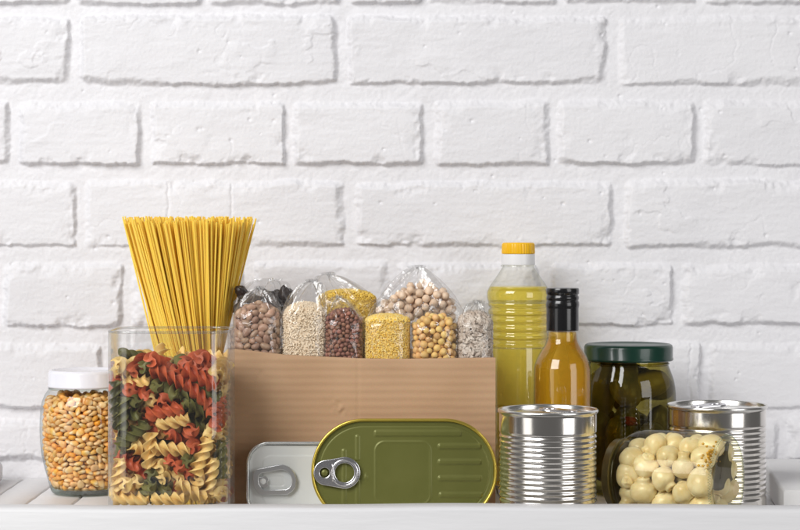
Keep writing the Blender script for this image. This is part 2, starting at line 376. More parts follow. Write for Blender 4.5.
# settled positions of loose goods: kind, place (0.1 mm), orientation
PACK = {
    'fusilli': '0,-354,-392,316,36,-49,50,-60;1,-396,-73,315,68,-28,-64,15;0,-96,253,315,47,14,-69,52;2,432,-229,318,37,-66,-22,-60;1,-291,180,315,63,69,-10,-31;0,328,-180,315,9,-51,-48,-69;2,520,96,318,67,-67,-22,-22;2,-517,-150,392,37,56,-61,40;0,-394,-303,400,84,50,5,-18;1,76,318,315,69,-52,47,14;2,67,437,423,20,66,20,68;1,166,-34,424,17,-68,-17,-68;0,405,218,315,61,-64,-29,-35;1,158,18,315,58,43,55,39;0,-269,428,315,56,40,58,42;1,-29,-203,317,20,-12,-69,-67;0,-428,184,315,51,69,13,-48;0,459,216,411,60,63,32,-34;1,6,-437,315,41,-57,-41,57;2,325,332,383,12,45,72,-50;2,97,-216,315,54,-44,-54,-44;0,505,-234,415,48,85,-16,5;2,-164,250,423,44,36,-58,57;2,167,250,316,36,62,33,-60;0,-143,-195,315,35,-28,-64,-60;2,182,110,394,18,-81,23,-48;0,-246,436,487,57,-41,39,-58;2,3,-212,422,64,-68,-1,33;0,-516,181,404,81,46,16,-30;1,-297,-283,454,70,55,-28,33;0,88,332,450,63,-38,-52,41;1,244,-438,396,10,-49,-6,85;2,273,121,531,23,82,23,45;2,-220,-319,381,32,36,-38,78;0,417,-381,541,98,11,7,7;2,-62,137,391,47,85,-19,7;0,194,212,436,54,-46,-55,42;2,-156,34,408,12,-88,-24,37;0,-88,-314,426,15,27,-65,-68;0,305,-78,389,50,61,-54,-26;1,-486,-362,550,67,4,17,-71;1,255,-322,455,41,-80,20,37;2,-402,214,424,69,-69,-10,-13;0,84,354,562,49,-21,-61,57;1,490,377,642,50,3,-1,85;2,156,-224,514,20,6,71,66;0,-281,195,424,8,15,68,-70;0,-401,-133,462,47,29,48,-66;2,265,6,536,36,66,14,64;2,342,-276,525,8,-31,-92,-19;2,-520,-112,531,67,-44,-32,-49;2,-405,345,588,31,-41,81,-23;2,-266,-53,486,53,16,82,0;1,-111,368,630,84,-34,20,-34;1,134,244,538,50,23,67,47;2,411,-170,541,80,28,48,17;2,93,28,629,3,-4,84,-52;1,412,302,528,62,66,28,28;1,236,-261,582,62,74,8,-19;1,-117,-314,540,63,46,-49,37;1,125,-319,627,25,31,63,-66;1,-395,229,532,14,68,-14,69;1,-13,69,579,59,-2,-42,-68;1,-169,-94,556,62,76,-6,-13;2,339,-436,736,31,16,6,92;1,3,-54,649,19,-12,-95,13;1,-451,-142,614,41,37,-66,48;2,37,345,679,34,17,73,55;0,512,-328,681,97,2,0,-18;0,-383,423,695,13,69,67,20;1,-386,-323,678,66,-6,-59,-43;2,412,145,576,67,-55,-34,35;1,345,309,642,42,-66,-21,57;2,421,-104,635,40,11,81,39;2,-313,-252,634,0,32,-36,-86;2,-350,90,541,9,69,-19,67;1,279,437,702,42,14,88,6;0,1,-305,538,26,-42,-56,-65;0,269,-21,664,42,64,-9,-62;0,-205,125,618,6,52,64,55;1,-394,252,650,74,33,-47,-30;1,212,-320,695,7,10,70,-69;0,-51,-307,637,46,-41,59,50;2,519,151,709,0,0,-54,-83;1,-199,314,694,50,24,56,-60;1,41,-310,699,23,-17,68,66;0,-174,-440,792,3,15,-98,0;0,110,319,758,55,-45,14,68;2,263,45,766,26,47,6,83;0,213,-97,778,32,52,58,52;2,-392,131,667,68,-50,40,-33;0,-242,-344,732,26,-88,-15,-34;0,383,101,738,19,-84,-9,48;2,-336,-70,686,4,-21,29,92;1,464,-153,735,39,-7,55,72;2,-50,64,733,49,83,-11,-18;2,362,-215,787,41,-44,-37,-70;2,-480,-103,765,1,15,-49,85;2,350,332,764,80,-53,25,-4;2,-86,437,847,15,-79,-54,23;2,-407,304,752,76,-7,-58,24;0,183,13,851,17,-47,42,-74;0,387,169,828,29,-63,-39,59;0,-285,-129,768,91,-7,-36,10;1,-161,-319,821,36,-70,48,-35;2,40,-437,810,3,68,-3,-72;0,378,359,893,54,21,-70,-40;2,-205,354,805,69,39,58,9;0,267,-308,846,69,-66,-15,-22;1,-175,-215,768,54,-27,-57,54;0,-301,116,783,70,16,68,1;1,65,248,838,40,10,82,-37;1,77,-336,865,10,25,86,42;2,-132,-47,791,49,3,-85,-14;2,197,122,914,11,65,-27,-69;2,-176,192,838,75,8,59,-25;0,-425,96,886,55,76,-4,-30;0,60,-185,955,31,23,51,-76;1,518,-15,909,38,49,61,-48;1,-174,17,872,1,-80,-8,57;0,-243,302,896,64,-34,-66,14;0,-134,-137,888,1,-50,32,79;1,308,264,886,54,52,22,61;0,415,-195,908,7,2,55,82;1,-52,-189,972,43,-33,-52,-65;1,-336,41,929,56,58,9,-57;0,198,-310,934,71,35,42,-42;1,84,439,994,17,70,66,18;2,-299,431,922,62,39,-42,-52;2,-339,-425,952,30,-39,19,-84;0,385,25,1012,36,-54,-55,50;1,419,-302,996,54,82,-9,6;1,118,-84,1022,14,-43,8,88;1,-519,131,948,0,-1,-79,-59;2,221,332,983,36,-38,54,64;1,-435,-424,1155,37,4,0,92;0,-19,205,976,63,12,-67,35;0,207,-216,1022,48,43,-25,-71;2,-341,346,1016,52,-61,11,-57;1,-449,-307,929,87,-7,-20,41;2,32,31,1014,37,65,51,41;1,-407,434,1197,89,0,0,-44;1,-198,-264,941,77,47,8,40;1,231,-118,1067,22,45,-5,-85;1,514,-192,984,33,-20,50,76;0,-520,46,1228,0,0,99,8;2,-443,-195,996,44,-78,-42,10;1,480,276,1030,28,8,61,-72;2,-118,295,1020,42,-33,-64,53;1,403,52,1140,5,-64,-47,59;2,156,330,1073,60,75,-18,15;0,-275,-280,1018,34,-88,-18,26;1,495,283,1249,0,16,-89,-40;0,-110,439,1111,6,-87,-45,12;0,520,30,1264,97,-22,0,0;1,55,-440,1073,29,68,-35,-56;1,33,107,1104,31,60,62,38;2,501,-252,1096,72,-55,-20,-36;2,-457,175,1056,49,62,58,-12;0,-298,-42,1054,54,59,47,36;0,359,305,1017,30,-52,56,55;0,-286,-160,1053,63,17,-61,-42;2,218,-318,1067,45,-53,63,-30;2,-268,133,1012,70,-61,-22,27;2,208,68,1111,22,55,11,-79;0,18,-217,1169,37,75,39,-36;0,-270,328,1127,61,-31,-63,32;1,305,-124,1152,8,76,41,47;1,-274,95,1135,48,-67,43,-34;0,-520,-90,1190,94,1,0,-31;0,-6,320,1172,22,9,46,84;1,473,-294,1213,39,74,37,-37;2,-20,-440,1174,68,29,56,35;1,370,328,1129,65,63,10,39;2,-263,216,1155,57,41,-64,-27;1,-376,-322,1173,41,-61,16,65;0,354,184,1177,12,-85,31,37;2,299,-365,1168,33,-84,6,-40;1,-143,-225,1154,5,46,33,-81;0,-280,-26,1167,47,-29,-45,69;0,1,172,1230,16,-93,-3,-31;0,-186,-119,1159,71,34,-60,9;1,109,-23,1275,67,51,37,37;0,282,-255,1195,52,10,75,37;0,-507,-350,1288,3,-98,10,1;0,36,-309,1279,21,53,44,-67;1,202,307,1173,63,76,-8,3;1,294,-436,1342,34,41,81,18;0,-405,-310,1356,34,44,-38,73;0,371,-49,1248,19,-51,25,-79;2,331,437,1316,24,16,95,3;1,-165,8,1247,42,-50,-58,-46;0,-60,-209,1252,1,-10,-56,-81;1,268,352,1284,57,61,48,23;2,263,-340,1292,54,55,-24,-57;0,-165,352,1238,5,54,-30,77;1,-172,440,1347,62,12,-75,-10;0,213,-226,1330,17,52,64,52;0,-330,-305,1274,15,28,-63,70;2,409,419,1399,16,86,42,17;1,-334,222,1253,11,76,-5,-62;2,46,326,1330,88,-11,-35,26;2,-216,-249,1314,37,69,-32,51;1,368,-353,1370,17,-74,43,-47;0,-281,-310,1380,37,1,-64,-66;1,408,-184,1370,66,-61,-26,34;2,-183,-45,1373,70,38,41,42;2,176,94,1259,75,-26,-45,39;2,-407,12,1313,19,-35,76,50;2,31,-157,1367,33,68,31,-55;2,331,152,1322,37,-77,-49,13;2,393,-4,1357,81,11,55,-4;0,-376,326,1286,8,-78,-14,58;0,225,249,1334,74,8,54,36;0,-131,-305,1410,67,65,-13,31;1,88,-210,1485,56,16,66,-46;1,54,189,1392,55,-27,64,-44;1,-315,238,1368,76,11,61,12;2,8,-344,1419,25,78,-36,42;1,-5,112,1455,67,-53,-26,43;2,507,228,1453,18,9,58,-78;2,-361,130,1367,85,-12,-47,15;1,519,-138,1499,73,-59,-19,-24;0,-89,34,1455,22,-89,-17,32;2,317,4,1452,29,69,-43,-49;2,118,334,1437,68,57,-4,44;2,-520,-134,1432,36,46,-63,49;2,-469,270,1463,4,12,-36,91;2,319,-427,1504,40,47,71,31;2,294,223,1475,38,41,-67,47;2,-426,55,1492,44,-39,-7,80;0,-195,434,1456,61,-22,-73,17;1,-240,13,1465,4,1,71,69;1,-409,365,1552,14,14,-17,-96;2,116,125,1517,10,-53,51,66;1,290,-211,1434,66,56,37,32;2,3,-440,1512,13,-52,-8,83;2,131,337,1554,43,-76,-12,45;0,-296,292,1526,71,-62,-3,-30;2,391,-204,1540,79,58,-12,6;1,-316,-351,1477,66,-54,-48,17;2,-125,-330,1660,55,-71,-28,-30;0,415,294,1537,66,-34,37,54;1,-59,317,1587,66,64,31,-20;1,20,-233,1572,53,70,-13,43;0,-174,-301,1556,46,-78,-23,-33;1,278,-202,1550,71,53,22,-39;2,-145,-7,1579,67,-45,51,26;2,159,438,1596,31,65,58,35;2,498,-256,1582,28,-13,59,73;2,-171,322,1605,16,69,64,-25;2,-429,-289,1591,76,56,-1,-28;0,-269,24,1569,63,72,-20,-16;0,77,129,1622,43,34,62,-54;2,-443,-61,1575,55,43,-66,24;2,416,150,1601,26,-70,17,63;2,-307,-248,1620,14,-18,-59,-76;0,-396,286,1660,71,-45,53,-3;1,328,60,1580,54,-17,-74,-34;2,170,-191,1572,57,37,37,-62;0,-392,149,1664,44,-77,11,-43;2,362,-240,1665,19,-39,-69,-57;0,382,306,1664,37,48,-51,-60;0,222,-70,1663,3,14,-65,73',
    'mush': '0,-318,4,153,46,77,-25,33;1,-209,203,159,70,-38,-59,4;0,37,127,154,7,-51,30,-79;2,4,-294,171,35,-64,-49,-46;1,-272,117,348,14,58,-56,56;0,243,-169,153,49,57,-1,65;2,-37,294,292,57,-64,40,30;2,-276,-126,332,28,88,-1,35;0,-118,-297,352,38,52,-71,-26;1,309,49,166,44,-71,42,33;2,-157,254,502,3,-9,-81,-56;1,-103,-49,159,1,-20,67,70;0,186,266,200,55,-59,-10,57;1,-218,-224,541,59,-25,-59,-47;0,-68,311,712,44,-58,1,-67;1,-76,-85,443,42,-25,37,77;0,38,132,431,60,-29,59,43;0,162,-278,326,66,17,-60,38;1,-32,-164,650,35,-55,3,75;2,98,-53,291,79,-19,19,53;2,102,-281,811,61,-72,-29,3;0,55,-316,509,22,65,9,-71;2,-38,71,635,27,33,-86,-26;2,264,150,375,41,39,65,-49;0,-310,4,524,37,-60,-21,-66;2,133,276,598,38,7,90,-14;0,-259,152,678,25,31,-77,-47;2,289,-98,432,73,-55,-12,-37;0,42,134,841,13,-13,41,-88;1,-296,-83,729,26,90,-30,-9;0,197,59,564,19,-75,-14,61;1,235,-204,635,56,64,-51,8;2,259,155,759,55,48,60,28;2,-83,-58,860,29,19,-52,77;0,128,-41,754,29,26,28,-86;2,-101,285,927,14,-34,33,-86;0,158,285,911,35,-79,-47,15;2,-277,119,895,25,-49,49,66;0,-176,-275,770,10,-59,29,74;0,307,-112,830,71,60,-33,10;1,-290,-104,978,45,-6,75,-46;1,131,-125,976,42,-32,56,-62;0,233,62,957,76,-33,-52,15;1,-114,36,1062,51,-83,-5,15;2,-28,-306,1018,2,80,43,39',
    'bean': '1,67,-162,294,63,-75,-12,-7;1,-85,-157,36,0,-5,-23,96;1,116,-151,359,53,81,20,-3;1,92,-155,95,6,-18,-27,-93;1,-22,-162,227,5,91,7,38;1,141,-140,436,14,-27,67,66;1,-11,-162,96,95,23,-18,-7;1,-173,-118,222,68,-57,44,0;1,-14,-157,372,31,-26,14,89;1,-178,-114,99,66,-62,32,-25;0,169,-126,37,20,-30,56,-73;0,-99,-158,336,70,-60,27,23;0,70,-165,472,77,-62,-4,4;0,-101,-156,251,32,22,71,-57;1,28,-155,162,86,-14,25,40;0,-54,-160,499,36,92,10,5;1,106,-144,170,55,-42,17,68;1,-158,-131,304,68,-42,53,26;0,-73,-163,417,62,29,-63,34;0,-177,-112,32,3,-92,36,6;0,-123,-147,157,14,25,95,-2;0,193,-97,336,52,67,29,43;0,130,-141,256,3,-38,3,91;0,166,-128,126,63,19,62,-40;0,-22,-156,299,90,4,-24,-33;0,-133,-142,436,61,11,75,-18;0,80,-144,32,88,-5,7,-44;0,4,-148,32,13,-74,-64,9;0,172,-119,208,11,-41,87,-23;0,-95,-148,101,20,-85,36,-30;0,-9,-150,442,9,69,-66,24;0,206,-66,257,60,2,-74,-25;0,-188,-103,435,33,-62,-45,-53;0,54,-139,410,66,-1,1,74;1,54,-141,223,67,4,19,70;0,193,-90,410,25,85,23,38;0,-203,-75,337,8,-57,-33,73;0,-43,-145,153,68,-4,8,-71;0,10,5,540,6,22,91,-31;0,-126,-62,485,16,-22,95,9;1,205,-44,154,51,-34,-3,-78;1,-208,-36,230,22,72,-23,-60;0,-133,-96,372,27,90,-18,-26;0,11,-104,485,2,-34,-15,-92;0,207,-36,38,70,36,-2,60;0,160,-74,464,27,-80,8,-51;0,87,-103,494,30,5,-85,-41;0,-208,-20,33,56,20,17,77;1,-206,-35,116,52,-37,65,38;0,-178,-85,163,97,16,6,9;1,35,-117,336,35,28,87,-12;1,184,-69,92,44,-1,-27,84;1,186,103,453,45,-22,-59,61;0,-56,-22,512,17,-71,-62,26;0,-81,-110,202,8,4,91,-37;1,-192,-39,411,11,32,-47,-80;0,130,-92,309,2,-94,-12,30;0,25,-100,90,98,-1,13,-11;1,-208,24,180,61,-25,-71,-23;0,-114,48,499,88,-39,7,-21;0,-213,8,362,57,-38,-65,30;0,-208,58,308,34,52,-47,-61;0,129,-73,32,8,89,41,5;1,-130,-36,34,9,-88,-45,5;1,202,-8,299,47,-11,76,41;0,-168,96,453,11,-36,-89,23;1,200,29,98,47,21,-16,-83;0,-67,-96,468,88,-11,-30,31;0,100,-34,493,23,-48,-30,-78;0,22,-34,490,8,-94,29,-11;0,-64,-90,34,26,94,-17,5;1,204,50,174,62,34,4,-69;0,5,-67,254,27,84,42,-12;0,209,54,334,64,33,-66,-15;0,198,-26,375,30,-4,92,-22;1,-72,-68,256,11,-61,68,-36;0,-38,84,518,23,51,81,10;1,-40,-84,320,88,-22,-4,38;1,110,-76,95,34,-44,-43,70;1,-132,-53,100,58,10,3,79;0,28,57,505,25,-85,-32,-31;1,-57,-97,394,88,-40,17,16;0,129,-67,369,3,-56,-80,14;1,32,-66,35,16,-98,0,-4;1,-140,-58,235,35,-73,43,37;1,181,-9,210,91,-25,-30,8;1,80,-68,435,95,-5,26,-2;1,-168,2,289,2,-65,35,-66;0,138,-69,235,87,-16,-35,27;0,-195,43,425,90,-19,23,-29;1,-204,62,103,51,-29,64,-48;0,60,-59,137,8,72,67,9;0,-59,-81,97,50,-32,-7,79;1,36,-51,362,98,-9,4,-9;0,194,36,33,29,-88,-34,4;0,118,155,468,41,-23,70,51;0,127,-69,163,95,5,25,-11;0,110,-2,227,45,16,-37,-79;0,-129,-68,312,16,9,9,97;1,132,-19,308,51,-30,78,12;0,-133,13,454,14,92,24,-21;1,-194,82,36,15,57,-75,-26;1,-39,-22,46,11,34,14,-91;1,178,111,48,70,-51,-15,-46;1,99,-4,35,13,7,1,-98;1,-136,-2,159,14,-21,18,-94;1,-104,3,219,96,5,15,-16;1,192,70,251,72,-37,-44,35;0,49,-41,196,80,12,-24,-51;0,-196,79,240,7,85,48,-16;0,145,46,295,16,-81,-27,-47;1,74,-84,271,87,-7,8,45;0,-132,-11,352,34,15,-90,-18;0,88,16,360,4,-27,92,25;1,-184,104,376,26,41,-76,-42;1,-118,125,483,30,36,44,76',
    'buck': '1,-125,-131,189,6,-69,-69,17;1,-86,-148,243,39,21,87,15;0,-77,-149,309,40,23,-57,66;0,115,-137,352,55,7,-78,-24;1,-89,-147,358,32,-74,-3,-57;0,-29,-151,68,15,-50,-84,-9;1,49,-153,119,36,78,48,-7;0,20,-153,169,32,-69,-57,-28;1,44,-154,497,39,37,-66,51;1,60,-152,544,10,95,-13,21;1,-110,-140,55,18,84,11,-47;0,-52,-153,112,20,87,6,42;0,-27,-152,156,29,-39,79,-35;0,44,-154,305,7,-20,39,-88;1,-57,-153,480,13,-9,-86,46;0,-81,-148,522,66,71,-16,-15;1,21,-156,71,25,-5,-70,-65;0,0,-154,115,19,-4,21,-95;1,69,-151,76,38,22,-59,67;1,71,-151,194,4,4,-77,-62;1,-27,-154,303,68,52,-49,-2;1,93,-145,252,49,83,14,20;1,50,-154,402,44,-31,58,59;0,-40,-154,352,10,0,38,-91;1,-57,-153,395,8,-93,-16,-29;1,-3,-156,472,37,91,13,-3;1,-8,-156,518,22,-82,-4,51;1,-62,-153,200,73,-59,-16,-26;1,96,-145,298,74,48,13,43;1,44,-154,355,6,-14,-90,-38;1,-121,-134,297,2,-91,39,-6;1,46,-151,450,14,-79,-51,28;0,-100,-141,101,30,74,-53,-25;1,86,-146,472,21,96,1,-11;0,-83,-145,442,40,-25,74,-46;0,6,-152,426,32,82,45,4;1,-126,-131,453,21,-69,65,-20;1,116,-136,69,41,-69,-57,12;1,0,-154,265,63,-18,-31,-68;0,3,-150,380,47,-5,19,-85;0,-123,-132,501,22,26,-86,36;1,95,-144,155,20,-63,73,5;1,-14,-154,203,80,24,-14,-51;0,-133,-128,341,17,-18,-73,63;0,123,-134,444,12,49,31,-79;0,-143,-116,109,28,23,-91,-13;0,-107,-138,401,76,-50,-35,17;0,98,-142,517,28,-39,74,-45;1,134,-128,137,88,39,8,22;1,45,-152,259,51,-2,11,84;1,-148,-116,227,31,-84,36,-23;1,154,-111,413,63,-71,-25,16;1,-74,-149,154,44,-15,-5,-87;1,29,-152,217,53,-1,2,83;1,135,-125,492,88,25,-28,-25;1,-39,-153,242,52,49,19,66;0,141,-121,250,8,42,-45,77;0,154,-110,365,73,56,29,21;0,115,-134,212,74,-51,37,-16;0,-158,-104,64,61,-61,8,-47;0,-156,-107,272,57,-59,0,-56;1,138,-123,300,87,11,-36,-27;0,-152,-106,157,30,23,14,-90;0,155,-104,204,6,15,-3,98;1,151,-114,95,5,51,-83,15;1,-147,-116,413,2,54,-11,82;1,-40,-131,543,67,-45,-43,38;1,4,-140,334,67,-15,-14,-69;0,-160,-100,493,1,-57,-15,79;1,152,-112,50,65,-41,-48,40;0,-165,-93,317,30,16,12,92;0,-36,-137,439,23,81,-14,49;0,114,-93,397,51,-52,-56,37;0,92,-131,111,36,11,18,90;1,159,-104,461,61,-28,71,-13;0,39,-104,572,73,-61,9,-26;1,184,-18,167,33,-73,51,-28;0,-170,-84,194,7,39,83,-38;0,5,-65,575,79,56,5,19;0,-180,-53,359,14,43,40,78;1,177,-59,313,13,59,-66,-43;0,-165,-83,445,1,20,-97,-3;1,-71,-123,67,60,-41,58,33;0,76,-121,425,36,92,-6,-4;1,167,-92,280,31,4,90,-25;0,169,-88,129,2,-57,26,-76;0,-104,-112,141,6,-7,-88,44;1,-173,-81,103,47,57,-1,66;0,-172,-82,397,47,-23,-84,3;1,184,-25,214,74,-31,-26,-52;1,50,-124,44,13,-10,97,5;1,72,-125,332,11,-1,82,55;0,74,-120,378,32,15,-30,-87;1,-178,-66,149,13,46,76,41;1,181,-57,359,12,-71,68,-8;0,175,-74,74,12,67,-15,-70;1,25,-125,532,18,-56,-57,-56;0,128,-93,167,13,39,-58,69;0,-176,-63,237,38,-7,58,-70;1,182,-51,259,42,-32,-84,2;1,184,-25,395,22,-79,-45,-32;1,54,-124,155,61,-2,-76,15;0,-100,-101,270,11,-81,-56,-2;0,-140,-82,358,63,64,11,39;1,-49,-69,559,26,60,74,9;0,-102,-105,220,71,9,45,51;1,140,-26,507,35,-15,85,33;1,-184,34,463,43,-47,38,-65;0,182,-14,468,45,26,-49,69;1,56,-35,581,27,-6,89,-32;0,-180,-51,60,41,26,86,6;1,-178,-64,283,12,67,71,9;0,177,-64,448,5,-44,43,78;0,-79,-100,540,39,-22,-75,46;1,104,-7,534,73,-59,0,-31;0,183,-41,123,60,52,22,-55;1,62,-120,228,21,83,20,45;1,-144,-2,519,38,-47,-77,16;0,-116,-36,536,20,58,-39,-68;0,-30,-119,495,71,53,45,-3;0,-119,-84,518,49,-8,-34,79;0,-184,-31,315,52,-37,11,-75;1,-22,-23,575,40,-47,70,33;1,-61,-107,294,2,-67,-72,6;0,70,-76,552,34,-70,61,0;1,-80,-114,182,82,-52,-12,13;0,76,7,569,35,71,22,55;1,-183,-35,404,3,42,-32,-84;1,-185,3,430,15,54,-75,31;1,-59,4,566,21,88,-6,40;0,-77,-109,492,52,-36,35,-68;0,-127,-72,243,36,-83,-38,-9;1,-12,-109,410,58,-40,-34,61;0,-107,12,548,77,-30,-51,-19;1,-183,-36,107,1,-21,-85,46;0,105,41,547,2,24,-96,-10;0,19,72,579,76,-3,48,-42;1,-181,-37,199,96,19,0,-14;1,112,-93,324,55,-81,3,-18;1,184,11,428,19,-18,90,31;1,0,-112,224,24,-50,-79,23;0,-13,-94,532,25,-28,-84,-36;0,-28,-108,260,19,89,-40,3;0,146,-50,152,26,91,-28,-3;0,185,-10,306,14,60,77,13;0,0,-113,141,26,-26,-58,71;0,-99,-97,318,51,-27,-21,-78;0,-120,-88,472,93,-14,-9,-31;1,74,-96,296,81,24,-29,-44;0,63,-111,509,74,0,-50,43;0,-31,-113,102,36,91,-7,15;0,-83,50,558,6,84,-4,52;1,0,-114,68,9,94,26,16;1,-184,-20,263,82,-8,-41,38;1,-16,-107,307,37,-50,74,20;0,141,-31,328,6,36,-48,-79;1,-60,-114,338,31,0,-29,-89;1,20,-116,486,14,-20,-94,-19;1,186,4,108,60,-18,39,-65;0,-126,-74,87,34,-48,79,-5;1,118,-90,116,13,-40,48,-76;0,-20,-108,364,52,71,45,9;0,-55,-64,264,93,11,16,27;1,31,-108,310,96,13,9,-16;1,-20,-110,184,20,89,-16,-34;0,43,-113,92,16,8,-96,-16;1,-184,6,183,70,61,34,8;1,182,-24,71,95,22,-18,6;0,186,-3,256,28,51,56,-56;1,22,-110,266,90,20,7,36;0,159,-66,401,14,24,-54,78;1,146,-75,241,24,-17,45,-83;0,-60,-107,398,25,6,-66,69;1,-183,-7,71,11,-14,-74,-63;1,-61,94,566,45,81,-29,-21;1,-184,-4,138,31,12,-93,4;0,-96,-100,367,26,22,-46,-81;1,-105,-98,429,23,-23,-32,88;0,30,-102,189,70,-53,-35,-28;1,123,-71,284,20,62,-26,70;0,-130,-68,136,15,91,-16,-31;1,81,-107,189,94,27,-4,-17;0,96,-98,256,40,13,40,80;0,34,-107,402,50,-18,39,-74;0,184,-5,352,51,-33,-56,54;1,-51,-73,513,3,40,61,66;0,-84,-86,108,1,-62,20,75;1,184,23,66,61,44,21,61;1,183,36,327,21,-80,48,25;1,-182,39,372,68,61,22,32;1,142,-63,480,72,-4,19,66;1,35,-82,135,72,27,-42,-46;0,6,-70,291,12,97,-15,-10;0,132,-69,360,88,12,4,43;0,-132,-22,365,67,61,29,27;0,-84,-57,479,77,-43,29,-34;0,-39,-89,62,13,76,37,50;0,29,-90,445,32,74,57,-5;0,-181,48,206,57,69,37,19;0,107,-74,216,66,3,19,-71;1,-17,-95,454,1,57,78,22;0,132,59,508,23,27,82,42;0,106,-88,504,14,87,25,37;0,-51,-105,144,47,-71,39,-33;1,82,-89,147,3,-94,5,-29;1,-55,-114,222,32,-3,-94,-6;1,-112,-66,394,93,3,30,18;1,107,-89,71,9,-54,-30,-77;1,-87,-73,161,25,-16,-40,85;0,59,-58,268,94,-15,24,-12;0,-67,-61,419,6,50,-76,-39;0,-161,-36,450,83,50,-1,20;1,182,48,175,1,-77,-60,-15;0,-184,26,253,2,-62,11,76;1,96,-53,474,15,54,-81,-7;1,77,-98,465,42,-75,-40,28;0,-131,-71,289,75,32,-37,-42;1,184,30,217,35,57,53,51;0,-50,-72,195,3,57,-81,-6;1,-54,-71,356,28,-25,-86,-33;0,101,-46,414,10,-62,-17,75;1,-154,14,102,86,31,35,-16;0,121,-83,443,70,-25,39,-53;1,-62,-98,450,59,5,23,76;0,-180,44,157,24,14,-89,34;1,72,-82,350,38,-87,-7,26;0,29,-104,356,45,-9,-57,66;1,-105,-24,152,31,-35,74,-45;0,150,-57,198,82,41,19,31;1,-179,63,334,53,-67,-50,-9;1,-185,21,311,76,5,-41,-47;0,-44,-65,310,24,93,-13,-18;1,91,-41,364,27,-27,-35,85;1,70,-73,395,59,-13,-2,79;1,-42,-67,107,42,1,52,73;0,39,-78,232,14,76,-54,31;1,-14,-48,535,35,-88,-16,-22;1,143,-51,101,39,-71,-56,9;1,103,-54,175,25,84,21,42;0,-177,-3,352,55,-79,-18,15;0,-33,-45,390,3,-56,82,-6;0,-154,10,392,15,-5,-9,-97;1,20,-21,553,75,-3,-60,-24;0,-88,-74,60,28,-37,-55,68;1,-182,38,75,56,79,17,-10;0,59,-78,60,56,4,4,81;0,-2,-42,125,67,-54,-39,29;1,-82,-35,190,73,25,25,-57;1,155,-27,429,24,-6,96,-2;0,70,-25,447,40,-71,56,7;1,-131,-45,489,80,-47,-33,-4;1,-122,-35,61,61,-29,56,-46;0,141,-43,56,85,-17,26,-40;0,-136,-30,109,60,14,69,-35;1,155,37,101,48,53,-25,64;0,71,-72,105,50,-72,45,5;1,8,-80,98,87,-15,9,44;1,57,-25,60,59,66,-32,-31;1,-137,8,145,32,-50,77,-17;1,-90,-40,111,18,-84,-27,41;0,159,18,146,8,10,-9,98;0,172,83,145,50,-31,-68,42;1,-23,-70,157,37,-36,-50,68;1,58,-64,190,62,4,-31,71;0,17,-42,169,10,-20,91,32;0,146,18,192,17,48,-83,-18;1,-125,-73,186,7,87,-19,42;0,140,-23,231,34,-54,49,-58;1,62,-35,226,8,-85,46,-21;1,-82,-61,228,34,-41,-69,47;0,178,67,255,8,-70,-53,-44;1,-3,-70,200,9,20,-54,80;1,-174,72,255,14,8,-98,0;1,168,31,282,19,-31,81,42;1,103,-41,254,62,-24,-52,52;1,-93,-28,260,44,-35,17,-79;1,-168,89,297,6,31,-20,92;1,-139,-43,325,5,62,-72,25;1,177,66,363,97,-20,4,-7;1,-145,29,332,33,-35,-50,70;0,26,-54,372,71,-48,-2,50;1,-169,88,381,72,12,-33,58;0,168,90,404,43,-7,-70,55;1,-40,-52,458,61,-18,4,76;1,-109,-53,441,20,-32,15,-90;0,-179,51,418,5,-26,90,-30;0,50,-57,476,7,78,-57,-18;0,170,86,452,43,-80,35,-18;0,76,-49,514,69,63,-25,-21;0,-158,104,468,73,-9,42,51;1,142,120,474,65,-44,-22,57;1,-148,59,482,94,24,5,18;0,-144,8,474,13,-60,-76,-15;1,-68,-33,536,47,-85,-21,0;0,-134,126,506,8,-89,-42,-1;1,-5,24,566,19,-37,-6,90',
